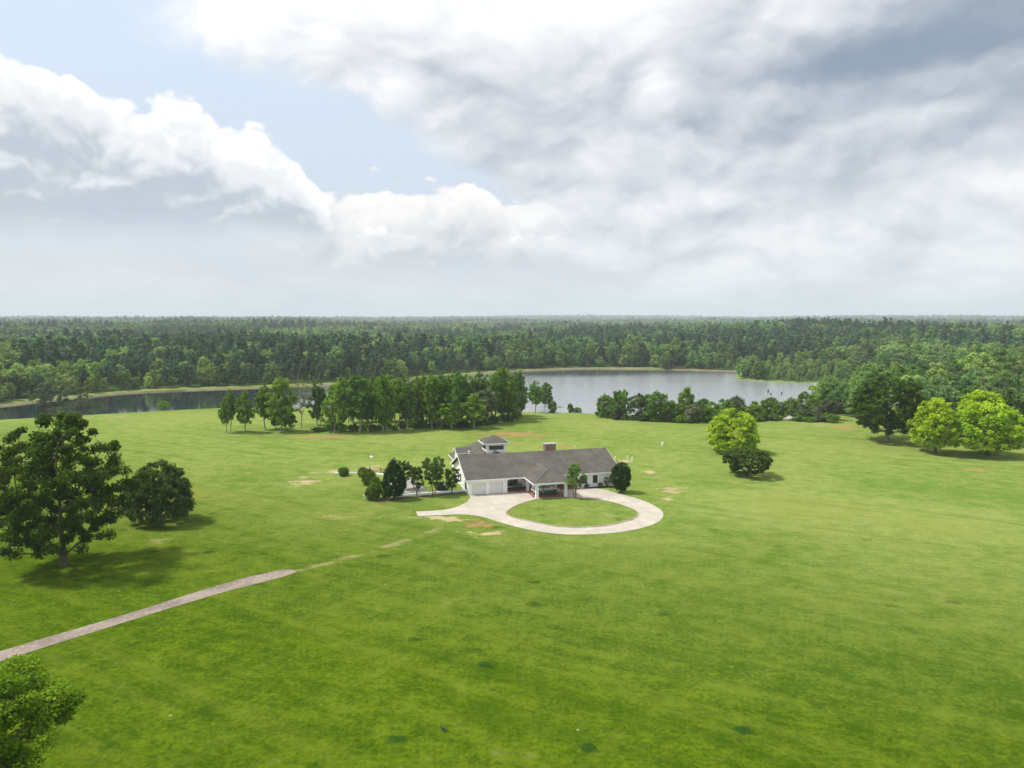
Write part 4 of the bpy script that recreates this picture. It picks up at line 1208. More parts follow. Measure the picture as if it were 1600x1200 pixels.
def make_tree(seed, H, R, z0, prof, ntip, nleaf, leaf, rc, squash=0.75, tr=0.3, stems=1, inner=0.4, top=0.72, lean=0.0, up=0.4, aspect=1.5, lobes=0.22, whorl=False, fill=0.55, sides=5, surface=False, branch_r=0.02):
    """returns trunk (V,Q) and crown (V,Q,tint); trunk, limbs and twigs reach every leaf clump"""
    rng = np.random.default_rng(seed)
    pf = PROFILES[prof]
    ph = rng.random(4) * 6.28
    def lobe(th, t): return 1 + lobes * (0.5 * np.sin(2 * th + ph[0] + 3 * t) + 0.5 * np.sin(3 * th + ph[1] - 5 * t) + 0.35 * np.sin(5 * th + ph[2] + 9 * t))
    tips = []
    while len(tips) < ntip:
        t = rng.random()
        if whorl: t = (math.floor(t * 9) + 0.5 + 0.25 * rng.normal()) / 9; t = min(max(t, 0), 1)
        w_ = float(pf(np.array(t)))
        if rng.random() > max(w_ * (1 if surface else w_), 0.08): continue
        th = rng.random() * 6.283
        fr = 1 - (1 - inner) * (1 - math.sqrt(rng.random()))
        rr = max(0.0, (R * w_ * lobe(th, t) - rc * 0.6)) * fr
        z = H * (z0 + (1 - z0) * t)
        z = min(z, H - rc * squash * 0.6)
        tips.append((rr * math.cos(th) + lean * z, rr * math.sin(th), z))
    tips = np.array(tips)
    nodes, par = [], []
    for s_ in range(stems):
        a = s_ * 6.283 / stems + rng.random(); spread = 0.0 if stems == 1 else R * 0.35
        prev = -1
        K = 9
        wob = rng.normal(size=2) * 0
        for i in range(K):
            f = i / (K - 1)
            wob = wob + rng.normal(size=2) * H * 0.008
            x = math.cos(a) * (tr * 0.5 * (stems > 1) + spread * f ** 1.2) + wob[0] + lean * H * top * f
            y = math.sin(a) * (tr * 0.5 * (stems > 1) + spread * f ** 1.2) + wob[1]
            nodes.append((x, y, H * top * f)); par.append(prev); prev = len(nodes) - 1
    order = np.argsort(np.hypot(tips[:, 0] - lean * tips[:, 2], tips[:, 1]) + tips[:, 2] * 0.3)
    tip_nodes = []
    for ti in order:
        T = tips[ti]; NA = np.array(nodes)
        dv = T - NA; hd = np.hypot(dv[:, 0], dv[:, 1])
        want = (0.15 if whorl else 0.35) * hd
        cost = np.linalg.norm(dv, axis=1) + 1.3 * np.abs(np.minimum(0, dv[:, 2] - want)) + 100 * (NA[:, 2] < H * z0 * 0.55)
        j = int(np.argmin(cost))
        A = NA[j]; ln = np.linalg.norm(T - A)
        k = 2 if ln < R * 0.35 else 4
        prev = j
        sag = np.array([0, 0, 0.10 * ln * (1 if not whorl else -0.3)])
        jit = rng.normal(size=(k, 3)) * ln * 0.035
        for q in range(1, k + 1):
            f = q / k
            pnt = A + (T - A) * f + sag * math.sin(math.pi * f) * (-0.6 if f < 0.5 else 0.4) + (jit[q - 1] if q < k else 0)
            nodes.append(tuple(pnt)); par.append(prev); prev = len(nodes) - 1
        tip_nodes.append(prev)
    N = np.array(nodes); par = np.array(par)
    cnt = np.zeros(len(N))
    for i in tip_nodes: cnt[i] += 1
    for i in range(len(N) - 1, -1, -1):
        if par[i] >= 0: cnt[par[i]] += cnt[i]
    tot = max(cnt[par < 0].sum(), 1)
    rad = np.maximum(branch_r, tr * (cnt / tot) ** 0.52)
    hz = N[:, 2] / (H * top + 1e-6)
    main = np.arange(len(N)) < 9 * stems
    rad = np.where(main, np.maximum(rad, tr / stems ** 0.5 * (1 - 0.75 * np.clip(hz, 0, 1)) * 0.75), rad)
    root = par < 0
    rad[root] = tr * 1.35 / stems ** 0.5
    i = np.where(~root)[0]
    V, Q = tubes(N[par[i]], N[i], np.minimum(rad[par[i]], rad[i] * 2.2), rad[i], sides)
    C = tips[order]
    RC = rc * (0.7 + 0.6 * rng.random(len(C)))
    LV, LQ, tint = leaves(rng, C, RC, nleaf, leaf, squash, up, aspect, fill=fill)
    return dict(trunk=(V, Q), crown=(LV, LQ, tint), H=H, R=R)


def proto(name, t, bark, leaf):
    """meshes shared by every copy of one tree form"""
    tm = mesh_np(name + '_trunk', t['trunk'][0], t['trunk'][1], bark, link=False, smooth=True)
    cm = mesh_np(name + '_crown', t['crown'][0], t['crown'][1], leaf, tint=t['crown'][2], link=False)
    return dict(trunk=tm, crown=cm, H=t['H'], R=t['R'], raw=t)


def plant(pr, name, loc, sxy, sz, rz, label, cat, group=None, trunk='trunk', crown='crown'):
    r = empty(name, loc, rz, label, cat, group)
    r.scale = (sxy, sxy, sz)
    for nm, me in ((trunk, pr['trunk']), (crown, pr['crown'])):
        o = bpy.data.objects.new(nm, me); COL.objects.link(o); o.parent = r
    return r


def plant_px(pr, name, px, py, top, wpx, rz, label, cat, group=None, sink=0.1, **kw):
    """stand a plant on the ground at a photo pixel, as tall and wide as it shows"""
    p = at(px, py); k = px_size(p)
    h = (py - top) * k * 1.0
    return plant(pr, name, (p.x, p.y, p.z - sink), wpx * k / 2 / pr['R'], h / pr['H'], rz, label, cat, group, **kw)


# --- the lone trees of the field
big_oak = proto('big_oak', make_tree(11, 19.5, 8.6, 0.12, 'oak', 330, 165, 0.23, 0.92, 0.72, tr=0.46, inner=0.4, top=0.74, lobes=0.3, sides=7, up=0.4), M['bark'], M['leaf_oak'])
plant_px(big_oak, 'oak_tree', 98, 884, 645, 200, 0.7, 'tall dark green oak with open crown and thick trunk at the left', 'tree')
low_oak = proto('low_oak', make_tree(12, 9.3, 5.6, 0.15, 'spread', 300, 110, 0.20, 0.72, 0.8, tr=0.36, inner=0.5, top=0.5, lobes=0.10, up=0.5, aspect=2.0), M['bark'], M['leaf_dark'])
plant_px(low_oak, 'broadleaf_tree', 249, 816, 719, 106, 0.2, 'low round dark tree with short trunk just right of the tall oak', 'tree')
corner = proto('corner_tree', make_tree(13, 12.5, 5.2, 0.2, 'round', 250, 260, 0.15, 0.8, 0.75, tr=0.34, inner=0.5, top=0.6, lobes=0.32, sides=7, up=0.5), M['bark'], M['leaf_bright'])
pc = Vector((-31.6, 39.5, 0))
plant(corner, 'broadleaf_tree', (pc.x, pc.y, -0.1), 0.97, 0.89, 1.1, 'bright green leafy tree cut off by the bottom left corner', 'tree')
lime_a = proto('lime_tree', make_tree(14, 10.2, 6.1, 0.11, 'spread', 330, 60, 0.32, 0.8, 0.75, tr=0.3, inner=0.45, top=0.6, lobes=0.08, up=0.6), M['bark'], M['leaf_lime'])
lime_b = proto('lime_tree_open', make_tree(15, 13.0, 6.2, 0.16, 'spread', 300, 62, 0.36, 0.88, 0.7, tr=0.34, inner=0.4, top=0.68, lobes=0.34, up=0.7), M['bark'], M['leaf_lime'])
plant_px(lime_a, 'broadleaf_tree', 1145, 707, 638, 85, 0.4, 'round yellow-green tree standing behind the low dark bush on the lawn', 'tree')
bushp = proto('low_bush', make_tree(16, 5.2, 4.9, 0.16, 'flat', 220, 60, 0.25, 0.62, 0.55, tr=0.3, stems=5, inner=0.35, top=0.6, lobes=0.15), M['bark'], M['leaf_dark'])
plant_px(bushp, 'shrub', 1167, 743, 700, 79, 0.3, 'wide dark multi-stemmed bush in front of the round yellow-green tree', 'shrub', crown='foliage', trunk='stem')
dark_oak = proto('field_oak', make_tree(17, 16.5, 10.0, 0.17, 'oak', 300, 80, 0.42, 1.15, 0.65, tr=0.5, inner=0.45, top=0.62, lobes=0.22, up=0.6), M['bark_pale'], M['leaf_oak'])
plant_px(dark_oak, 'oak_tree', 1385, 689, 588, 116, 0.9, 'broad dark oak with a grey trunk at the field edge left of the yellow-green pair', 'tree')
plant_px(lime_b, 'broadleaf_tree', 1461, 708, 617, 74, 0.5, 'narrower yellow-green tree beside the broad grey-trunked oak', 'tree')
plant_px(lime_b, 'broadleaf_tree', 1543, 712, 624, 100, 2.1, 'broad yellow-green tree with low spreading boughs at the right', 'tree')
plant_px(lime_b, 'broadleaf_tree', 1532, 692, 605, 86, 3.9, 'tall yellow-green tree rising behind the broad low-boughed one', 'tree')

# --- garden trees and bushes
egg = proto('egg_evergreen', make_tree(21, 6.7, 2.25, 0.13, 'egg', 300, 26, 0.17, 0.42, 1.1, tr=0.16, inner=0.72, top=0.85, lobes=0.06, up=0.3, aspect=2.0, surface=True, fill=0.45), M['bark'], M['leaf_evergreen'])
plant_px(egg, 'evergreen_tree', 616, 780, 715.5, 40, 0.1, 'dense dark egg-shaped evergreen with pointed top by the end of the garden wall', 'tree')
drum = proto('drum_evergreen', make_tree(22, 5.2, 1.75, 0.13, 'drum', 260, 26, 0.15, 0.36, 1.1, tr=0.15, inner=0.72, top=0.8, lobes=0.07, up=0.3, aspect=2.0, surface=True, fill=0.45), M['bark'], M['leaf_evergreen'])
plant_px(drum, 'evergreen_tree', 970, 769.5, 722, 31, 1.1, 'dense dark rounded evergreen at the right end of the house', 'tree')
myr = [proto('crape_myrtle', make_tree(30 + i, 6.2, 2.4, 0.26, 'vase', 100, 64, 0.18, 0.42, 0.75, tr=0.16, stems=3, inner=0.3, top=0.62, lobes=0.3, up=0.4), M['bark_tan'], M['leaf_myrtle']) for i in range(3)]
plant_px(myr[0], 'crape_myrtle', 651.5, 775.2, 728, 24, 0.0, 'slim crape myrtle next to the egg-shaped evergreen, smallest of the wall trees', 'tree')
plant_px(myr[1], 'crape_myrtle', 677.5, 773.6, 713, 40, 1.0, 'tallest crape myrtle with the widest crown along the white garden wall', 'tree')
plant_px(myr[2], 'crape_myrtle', 705.8, 770.8, 729, 29, 2.0, 'crape myrtle next to the house gable and basketball hoop', 'tree')
plant_px(myr[1], 'crape_myrtle', 631, 765, 719, 29, 3.0, 'pale crape myrtle half hidden behind the egg-shaped evergreen', 'tree')
front = proto('front_tree', make_tree(34, 6.2, 1.55, 0.30, 'column', 70, 42, 0.16, 0.36, 0.85, tr=0.17, stems=4, inner=0.3, top=0.72, lobes=0.32), M['bark_tan'], M['leaf_mid'])
plant_px(front, 'crape_myrtle', 899, 779, 722, 30, 0.5, 'multi-stemmed tree on the drive in front of the house windows', 'tree')
bush = [proto('garden_bush', make_tree(40 + i, 2.6, 1.6, 0.03, 'round', 110, 40, 0.15, 0.36, 0.9, tr=0.08, stems=4, inner=0.6, top=0.5, lobes=0.16, surface=True), M['bark'], M['leaf_bush']) for i in range(3)]
GB = 'bushes in a row along the garden edge'
for i, (px, py, top, wd, lab) in enumerate([(584, 780.5, 755, 28, 'largest bush at the near end of the bush row by the white post'), (588, 769, 744, 20, 'rounded bush directly behind the largest one in the row'),
                                            (576, 757.5, 731.5, 24, 'wide dark-topped bush in the middle of the bush row'), (567, 745, 729, 19, 'farthest bush of the row, by the short white wall')]):
    plant_px(bush[i % 3], 'shrub', px, py, top, wd, i * 1.3, lab, 'shrub', GB, crown='foliage', trunk='stem')
plant_px(bush[1], 'shrub', 537, 743.5, 729, 18, 0.8, 'small round bush standing alone on the lawn at the end of the white wall', 'shrub', crown='foliage', trunk='stem')
plant_px(bush[2], 'shrub', 601, 777, 765.5, 10, 0.8, 'small grey-green shrub between the largest bush and the egg-shaped evergreen', 'shrub', crown='foliage', trunk='stem')
dkb = proto('dark_bush', make_tree(44, 2.4, 2.2, 0.03, 'round', 110, 34, 0.17, 0.42, 0.85, tr=0.08, stems=4, inner=0.6, top=0.5, lobes=0.1, surface=True), M['bark'], M['leaf_evergreen'])
plant_px(dkb, 'shrub', 692, 766, 752, 26, 0.3, 'dark green shrub behind the basketball hoop at the gable wall', 'shrub', crown='foliage', trunk='stem')
small = proto('bed_plant', make_tree(45, 0.9, 0.5, 0.05, 'round', 26, 22, 0.12, 0.2, 0.9, tr=0.03, stems=3, inner=0.4, top=0.5), M['bark'], M['leaf_mid'])
plant(small, 'bed_plant', house_pt(21.9, -0.55, 0.03), 1.0, 0.9, 0.1, 'small green plant in the house bed under the double window', 'plant', crown='foliage', trunk='stem')
plant(small, 'bed_plant', house_pt(24.4, -0.75, 0.03), 0.85, 1.0, 1.4, 'small green plant in the house bed right of the single window', 'plant', crown='foliage', trunk='stem')
silver = proto('silver_plant', make_tree(46, 1.8, 1.1, 0.2, 'vase', 26, 16, 0.16, 0.28, 0.8, tr=0.05, stems=3, inner=0.3, top=0.6), M['bark_pale'], M['leaf_grey'])
plant(silver, 'bed_plant', house_pt(25.9, -0.75, 0.03), 0.9, 1.0, 0.2, 'thin grey-green shrub in the house bed next to the rounded evergreen', 'plant', crown='foliage', trunk='stem')

# --- by the near shore on the left
sparse = proto('sparse_tree', make_tree(50, 12.0, 6.2, 0.22, 'oak', 95, 70, 0.34, 1.0, 0.5, tr=0.26, inner=0.3, top=0.75, lobes=0.3), M['bark_pale'], M['leaf_grey'])
plant_px(sparse, 'broadleaf_tree', 78, 650, 597, 54, 0.0, 'grey-green thin-crowned tree on the shore behind the tall oak', 'tree')
plant_px(sparse, 'broadleaf_tree', 132, 644.5, 613, 30, 2.0, 'small grey-green tree at the shore above the right shoulder of the tall oak', 'tree')
tiny = proto('tiny_tree', make_tree(51, 3.4, 2.4, 0.28, 'spread', 45, 45, 0.22, 0.5, 0.7, tr=0.1, inner=0.4, top=0.55), M['bark'], M['leaf_light'])
plant_px(tiny, 'broadleaf_tree', 256, 642, 626, 19, 0.0, 'tiny pale tree alone at the edge of the dark water', 'tree')
plant_px(tiny, 'shrub', 94, 651, 640, 9, 1.0, 'small dark shrub beside the grey-green shore tree', 'shrub')

# --- the grove by the lake
GL = ['leaf_mid', 'leaf_mid', 'leaf_mid', 'leaf_light', 'leaf_mid', 'leaf_dark']
gro = []
for i in range(7):
    gro.append(make_tree(60 + i, 15.0, 3.6 + 0.3 * (i % 3), [0.17, 0.30, 0.12, 0.32, 0.24, 0.14, 0.28][i], 'column', 150, 44, 0.36, 0.78, 0.85, tr=0.22, inner=0.25, top=0.84, lobes=0.42, lean=[0, .03, -.02, 0, .04, -.03, 0][i]))
def gp(i, lf, bark='bark_pale'):
    key = ('g', i, lf, bark)
    if key not in gp.c: gp.c[key] = proto('grove_tree', gro[i], M[bark], M[lf])
    return gp.c[key]
gp.c = {}
bare = proto('bare_tree', make_tree(70, 15.0, 5.0, 0.32, 'vase', 80, 16, 0.30, 0.9, 0.6, tr=0.24, inner=0.3, top=0.6, lobes=0.25, branch_r=0.06), M['bark_pale'], M['leaf_grey'])
greyt = proto('grey_green_tree', make_tree(71, 15.0, 5.2, 0.22, 'oak', 110, 70, 0.34, 1.05, 0.75, tr=0.24, inner=0.35, top=0.8, lobes=0.2), M['bark_pale'], M['leaf_grey'])
GG = 'trees of the grove by the lake'
mid_lab = 'tall green tree in the crowded middle of the lakeside grove behind the house'
grove = [  # px base, py base, top, width, form, leaf, label
    (353.6, 676.5, 621, 19, 1, 'leaf_light', 'leftmost slim tree of the lakeside grove with a pale bare trunk'),
    (360.5, 674, 608, 21, 3, 'leaf_mid', 'slim grove tree rising just behind the leftmost one'),
    (384, 676, 609, 29, 4, 'leaf_light', 'irregular single tree standing between the leftmost pair and the leaning one'),
    (415, 671.5, 600, 27, 6, 'leaf_mid', 'thin-topped grove tree with a long straight trunk and crown hanging left'),
    (440, 675, 588, 40, 0, 'leaf_light', 'tallest leafy tree in the left part of the grove, with bushy top'),
    (431.5, 669.8, 628, 22, 2, 'leaf_mid', 'shorter tree tucked behind the tall bushy-topped grove tree'),
    (446.5, 673.5, 615, 24, 5, 'leaf_mid', 'middle-sized tree close behind the tall bushy-topped grove tree at its right'),
    (496, 664.5, 591, 29, 5, 'leaf_dark', 'dark rounded grove tree right behind the greyish bare-limbed one'),
    (501, 665, 607, 22, 1, 'leaf_dark', 'dark lower tree close beside the rounded dark grove tree'),
    (523.4, 675.5, 596, 36, 2, 'leaf_light', 'pale green full tree at the front of the grove with thick white trunk foot'),
    (535, 667, 587, 24, 0, 'leaf_light', 'pale tall-topped tree just behind the pale full one'),
    (553, 667, 600, 24, 3, 'leaf_mid', None), (561.7, 675.5, 586, 38, 4, 'leaf_mid', 'big full green tree with a white trunk left of the three-stemmed group'),
    (575, 666, 590, 26, 5, 'leaf_mid', None), (598, 674.5, 584, 27, 0, 'leaf_mid', 'left tree of the close three-stemmed group at the front of the grove'),
    (601, 673.5, 590, 22, 1, 'leaf_mid', 'middle tree of the close three-stemmed group at the front of the grove'), (604.8, 674, 583, 28, 2, 'leaf_mid', 'right tree of the close three-stemmed group at the front of the grove'),
    (618, 665, 592, 24, 3, 'leaf_light', None), (635, 672, 598, 27, 4, 'leaf_mid', None), (630, 665, 588, 22, 6, 'leaf_mid', None), (643, 664, 594, 22, 2, 'leaf_dark', None), (655, 668.5, 586, 26, 5, 'leaf_mid', None),
    (675, 669, 584, 26, 0, 'leaf_light', None), (690, 669, 584, 27, 3, 'leaf_mid', None), (666, 663, 588, 24, 1, 'leaf_dark', None), (684, 662, 592, 22, 2, 'leaf_mid', None),
    (706, 670, 611, 33, 2, 'leaf_light', 'shorter bright green tree with a broad crown in front of the crowded grove'), (716, 664, 581, 27, 0, 'leaf_mid', None),
    (739.6, 669.5, 615, 34, 4, 'leaf_light', 'short bright layered tree with a white trunk at the front, left of the grey-green one'), (730, 662, 583, 24, 6, 'leaf_mid', None),
    (750, 662, 582, 24, 3, 'leaf_mid', None), (775, 660, 588, 24, 1, 'leaf_mid', None), (786, 657.5, 573, 30, 0, 'leaf_light', 'tallest tree of the grove, topping the line near its right end'),
    (796.7, 658.5, 581, 26, 5, 'leaf_mid', 'dark full tree just right of the tallest grove tree'), (806, 653.5, 577, 29, 2, 'leaf_mid', 'tall round-headed tree near the right end of the grove'), (815, 650, 591, 20, 4, 'leaf_mid', 'lower tree between the tall round-headed one and the loose pair by the water'),
    (836.5, 645, 594, 20, 6, 'leaf_mid', 'first of two loose slim trees standing against the bright water at the grove end'), (852, 644, 597, 21, 1, 'leaf_mid', 'last slim tree of the grove, nearest the open water'),
]
rg = random.Random(5)
for (px, py, top, wd, fm_, lf, lab) in grove:
    plant_px(gp(fm_, lf), 'broadleaf_tree', px, py, top, wd * (1.28 if px > 510 else 1.05), rg.random() * 6.28, lab or mid_lab, 'tree', GG)
for i, (px, py, top) in enumerate([(566, 659, 590), (582, 658, 588), (592, 660, 592), (610, 658, 586), (624, 657, 590), (640, 657, 587), (651, 658, 591), (662, 656, 586), (680, 655, 588), (697, 656, 583), (709, 655, 584), (722, 654, 587), (742, 654, 585), (762, 652, 584), (774, 652, 582), (788, 650, 586), (800, 648, 585), (545, 660, 594)]):
    plant_px(gp(i % 7, 'leaf_mid'), 'broadleaf_tree', px, py, top, 29, rg.random() * 6.28, 'green tree in the second row of the grove, half hidden behind the front trees', 'tree', 'second row trees of the grove by the lake')
plant_px(bare, 'broadleaf_tree', 471.4, 669, 594, 36, 0.6, 'greyish half-bare tree with pale spreading limbs in the grove', 'tree', GG)
plant_px(greyt, 'broadleaf_tree', 759.5, 663, 599, 44, 0.6, 'grey-green dense tree at the front right of the grove', 'tree', GG)
rnd = proto('round_small', make_tree(72, 5.5, 2.2, 0.3, 'round', 60, 50, 0.3, 0.55, 0.8, tr=0.1, inner=0.4, top=0.55), M['bark'], M['leaf_mid'])
plant_px(rnd, 'broadleaf_tree', 457, 674.5, 647, 16, 0.6, 'small round-headed tree at the foot of the half-bare one', 'tree', GG)
und = [proto('grove_shrub', make_tree(80 + i, 2.6, 2.4, 0.02, 'round', 50, 40, 0.28, 0.6, 0.7, tr=0.08, stems=4, inner=0.4, top=0.5), M['bark'], M[['leaf_dark', 'leaf_mid'][i]]) for i in range(2)]
GU = 'undergrowth shrubs at the foot of the grove'
for i, px in enumerate(list(range(498, 560, 13)) + list(range(568, 812, 12))):
    py = np.interp(px, [498, 560, 640, 740, 800, 812], [675, 676, 671, 668, 658, 655]) - 1 - (i * 7 % 3)
    plant_px(und[i % 2], 'shrub', px + rg.uniform(-3, 3), float(py), float(py) - rg.uniform(7, 13), rg.uniform(14, 24), rg.random() * 6, 'low dark shrub in the undergrowth along the foot of the lakeside grove', 'shrub', GU, crown='foliage', trunk='stem')
for px, py, top, wd, lab in [(863, 645, 626, 17, 'leafy shrub ending the grove at the waterside'), (875, 644, 635, 8, 'tiny shrub between grove and pair of small shrubs by the water'),
                             (891.6, 645, 630, 10, 'upright small shrub by the water at the crest of the lawn'), (902, 644.5, 636, 17, 'flat small shrub right of the upright one at the crest of the lawn')]:
    plant_px(und[1], 'shrub', px, py, top, wd, rg.random() * 6, lab, 'shrub', crown='foliage', trunk='stem')

# --- the thicket on the right-hand shore
th = [make_tree(90 + i, 9.0, 3.4 + 0.3 * i, 0.06, ['oak', 'column', 'round', 'oak'][i], 85, 55, 0.34, 0.9, 0.8, tr=0.16, stems=[1, 2, 3, 1][i], inner=0.35, top=0.7, lobes=0.36) for i in range(4)]
def tp(i, lf):
    key = (i, lf)
    if key not in tp.c: tp.c[key] = proto('thicket_tree', th[i], M['bark_pale'], M[lf])
    return tp.c[key]
tp.c = {}
GT = 'trees of the lakeside thicket on the right'
tl = 'young green tree in the unbroken thicket along the right-hand shore'
for i, (px, py, top, wd, f_, lf, lab) in enumerate([
    (946, 653, 615, 25, 0, 'leaf_mid', 'first leafy tree at the left end of the shore thicket'), (963, 655, 611, 24, 1, 'leaf_mid', None), (973, 655, 608, 20, 3, 'leaf_mid', 'tall narrow-topped tree near the left end of the thicket'), (998, 656, 613, 29, 2, 'leaf_dark', 'dark rounded thicket tree with a pale leaning stem'),
    (1014, 654, 620, 22, 1, 'leaf_mid', None), (1027, 658, 610, 34, 0, 'leaf_mid', 'broad full tree in the left middle of the thicket'), (1044, 658, 626, 24, 2, 'leaf_light', None), (1058, 657, 630, 24, 3, 'leaf_light', None), (1071, 656, 605, 32, 1, 'leaf_light', 'tallest rounded tree in the middle of the thicket'),
    (1085, 660, 628, 24, 2, 'leaf_grey', None), (1098, 658, 621, 24, 0, 'leaf_mid', None), (1113, 660, 626, 30, 2, 'leaf_light', None), (1132, 658, 622, 22, 3, 'leaf_mid', None), (1149, 655, 617, 26, 0, 'leaf_grey', None), (1163, 657, 632, 28, 2, 'leaf_light', None),
    (1178, 656, 627, 28, 1, 'leaf_light', None), (1190, 654, 632, 22, 2, 'leaf_mid', None), (1203, 654, 619, 25, 0, 'leaf_light', None), (1217, 655, 626, 24, 3, 'leaf_light', None), (1237, 652, 620, 24, 0, 'leaf_light', None),
    (1253, 653, 630, 26, 2, 'leaf_grey', None), (1268, 650, 617, 22, 1, 'leaf_light', 'pale upright tree rising above the right end of the thicket'), (1284, 652, 632, 26, 2, 'leaf_grey', None), (1296, 656, 622, 26, 0, 'leaf_grey', None), (1258, 656, 638, 34, 2, 'leaf_dark', 'dark low rounded tree at the right end of the thicket front')]):
    plant_px(tp(f_, lf), 'broadleaf_tree', px, py, top, wd * 1.2, rg.random() * 6.28, lab or tl, 'tree', GT)
GS = 'shrubs along the foot of the right-hand thicket'
bsh = [proto('thicket_shrub', make_tree(96 + i, 2.6, 2.4, 0.02, 'round', 55, 45, 0.28, 0.6, 0.75, tr=0.08, stems=4, inner=0.4, top=0.5, lobes=0.3), M['bark'], M[['leaf_mid', 'leaf_light', 'leaf_grey'][i]]) for i in range(3)]
for i, px in enumerate(range(940, 1310, 13)):
    py = float(np.interp(px, [940, 970, 1030, 1100, 1200, 1310], [652, 656.5, 659, 660.5, 657, 660])) + rg.uniform(-1.5, 0.5)
    if 1225 < px < 1244: continue
    plant_px(bsh[i % 3], 'shrub', px + rg.uniform(-4, 4), py, py - rg.uniform(8, 15), rg.uniform(15, 26), rg.random() * 6, 'low shrub along the foot of the right-hand shore thicket', 'shrub', GS, crown='foliage', trunk='stem')
brs = proto('bright_shrub', make_tree(99, 2.6, 2.4, 0.02, 'round', 60, 45, 0.28, 0.6, 0.75, tr=0.08, stems=4, inner=0.4, top=0.5), M['bark'], M['leaf_bright'])
plant_px(brs, 'shrub', 1061, 660.5, 648.5, 13, 0, 'bright green round shrub at the thicket front, left one of two', 'shrub', crown='foliage', trunk='stem')
plant_px(brs, 'shrub', 1073, 660.5, 651, 15, 1, 'bright green flatter shrub at the thicket front, right one of two', 'shrub', crown='foliage', trunk='stem')
hp_ = at(1234.5, 657)
hb = MB()
rr_ = random.Random(2)
for i in range(9):
    a = rr_.random() * 6.28; r_ = rr_.random() * 1.2; s_ = rr_.uniform(0.4, 0.85)
    bm2 = bmesh.new(); bmesh.ops.create_icosphere(bm2, subdivisions=2, radius=s_)
    for v in bm2.verts: v.co = Vector((v.co.x * 1.3, v.co.y, v.co.z * 0.8)) * (1 + 0.2 * math.sin(7 * v.co.x + 5 * v.co.y + i)) + Vector((r_ * math.cos(a) * 1.5, r_ * math.sin(a), 0.3 + rr_.random() * 0.9 * (1 - r_ / 1.3)))
    me_ = bpy.data.meshes.new('t'); bm2.to_mesh(me_); bm2.free(); hb.bm.from_mesh(me_); bpy.data.meshes.remove(me_)
M['pale_rubble'] = simple('pale_rubble', (0.52, 0.50, 0.47), 0.9, 0.4, 2.0, bmp=0.5)
ho = hb.build('rubble_heap', M['pale_rubble']); ho.location = (hp_.x, hp_.y, hp_.z)
tag(ho, 'small whitish heap at the foot of the right-hand thicket', 'heap')

# --- stumps and bushes standing in the water
def water_pt(px, py): x, y = flat_at(px, py, LAKE_Z); return Vector((x, y, LAKE_Z))
stump_m = simple('wet_stump', (0.035, 0.03, 0.026), 0.8)
for px, py, h, lab in ((1200, 613, 1.5, 'forked dark stump in the lake, leftmost of the three'), (1204.3, 616.6, 0.8, 'low dark stump in the lake just right of the forked one'), (1221.3, 616, 1.2, 'dark single stump in the lake standing apart from the other two')):
    p = water_pt(px, py)
    m_ = MB(); m_.tube((0, 0, -2), (0.05, 0, h * 0.6), 0.42, 0.34, 8).tube((0.05, 0, h * 0.55), (0.35, 0.1, h), 0.22, 0.15, 6).tube((0, 0, h * 0.5), (-0.3, 0, h * 0.8), 0.2, 0.12, 6)
    s_ = m_.build('tree_stump', stump_m); s_.location = p; tag(s_, lab, 'stump', 'stumps in the lake')
wb = proto('water_bush', make_tree(101, 4.2, 2.2, 0.35, 'spread', 40, 45, 0.3, 0.6, 0.7, tr=0.2, inner=0.3, top=0.6), M['bark'], M['leaf_lime'])
p = water_pt(1269, 613.5); plant(wb, 'shrub', p, 1.0, 0.9, 0, 'yellow-green little tree growing on a stump in the lake', 'shrub')
wb2 = proto('water_conifer', make_tree(102, 5.5, 2.2, 0.03, 'egg', 70, 45, 0.3, 0.6, 0.7, tr=0.15, inner=0.3, top=0.8, lobes=0.3), M['bark'], M['leaf_mid'])
p = water_pt(1291, 615); plant(wb2, 'shrub', p, 1.15, 1.0, 0, 'dark green pointed bush standing in the shallow end of the lake', 'shrub')

# --- birds
M['bird'] = simple('dark_feathers', (0.02, 0.02, 0.024), 0.7)
def bird(px, py, dist, lab, span=0.9):
    d = ray(px, py); p = Vector((0, 0, CAMZ)) + d * dist
    m_ = MB()
    m_.lathe([(0.01, -0.22), (0.05, -0.12), (0.075, 0.0), (0.05, 0.12), (0.035, 0.17), (0.01, 0.22)], n=8, axis='y')
    for sg in (-1, 1):
        m_.poly([(0, 0.1, 0.02), (sg * span * 0.28, 0.12, 0.12), (sg * span * 0.5, -0.02, 0.05), (sg * span * 0.26, -0.06, 0.1), (0, -0.1, 0.02), (0, 0, -0.03)], [(0, 1, 3, 4), (1, 2, 3), (0, 5, 1), (4, 3, 5), (1, 5, 3)])
    m_.poly([(-0.05, -0.2, 0), (0.05, -0.2, 0), (0.07, -0.36, 0.0), (-0.07, -0.36, 0.0), (0, -0.28, 0.02)], [(0, 1, 4), (1, 2, 4), (2, 3, 4), (3, 0, 4), (3, 2, 1, 0)])
    o = m_.build('flying_bird', M['bird']); o.location = p; o.rotation_euler = (0.1, 0.3, px * 0.7)
    tag(o, lab, 'bird', 'birds in flight')
bird(523.5, 263, 420, 'tiny dark bird flying in the blue gap between the clouds')
bird(193, 458, 400, 'tiny dark bird flying low over the horizon at the left')
bird(1000, 171, 430, 'tiny dark bird flying against the grey cloud high in the middle')
p = at(692.5, 1142)
cb = MB()
cb.lathe([(0.01, -0.2), (0.07, -0.12), (0.10, 0.0), (0.07, 0.12), (0.045, 0.17)], (0, 0, 0.2), 8, 'y')
cb.lathe([(0.01, 0.14), (0.055, 0.18), (0.05, 0.25), (0.015, 0.28), (0.004, 0.36)], (0, 0, 0.28), 8, 'y')
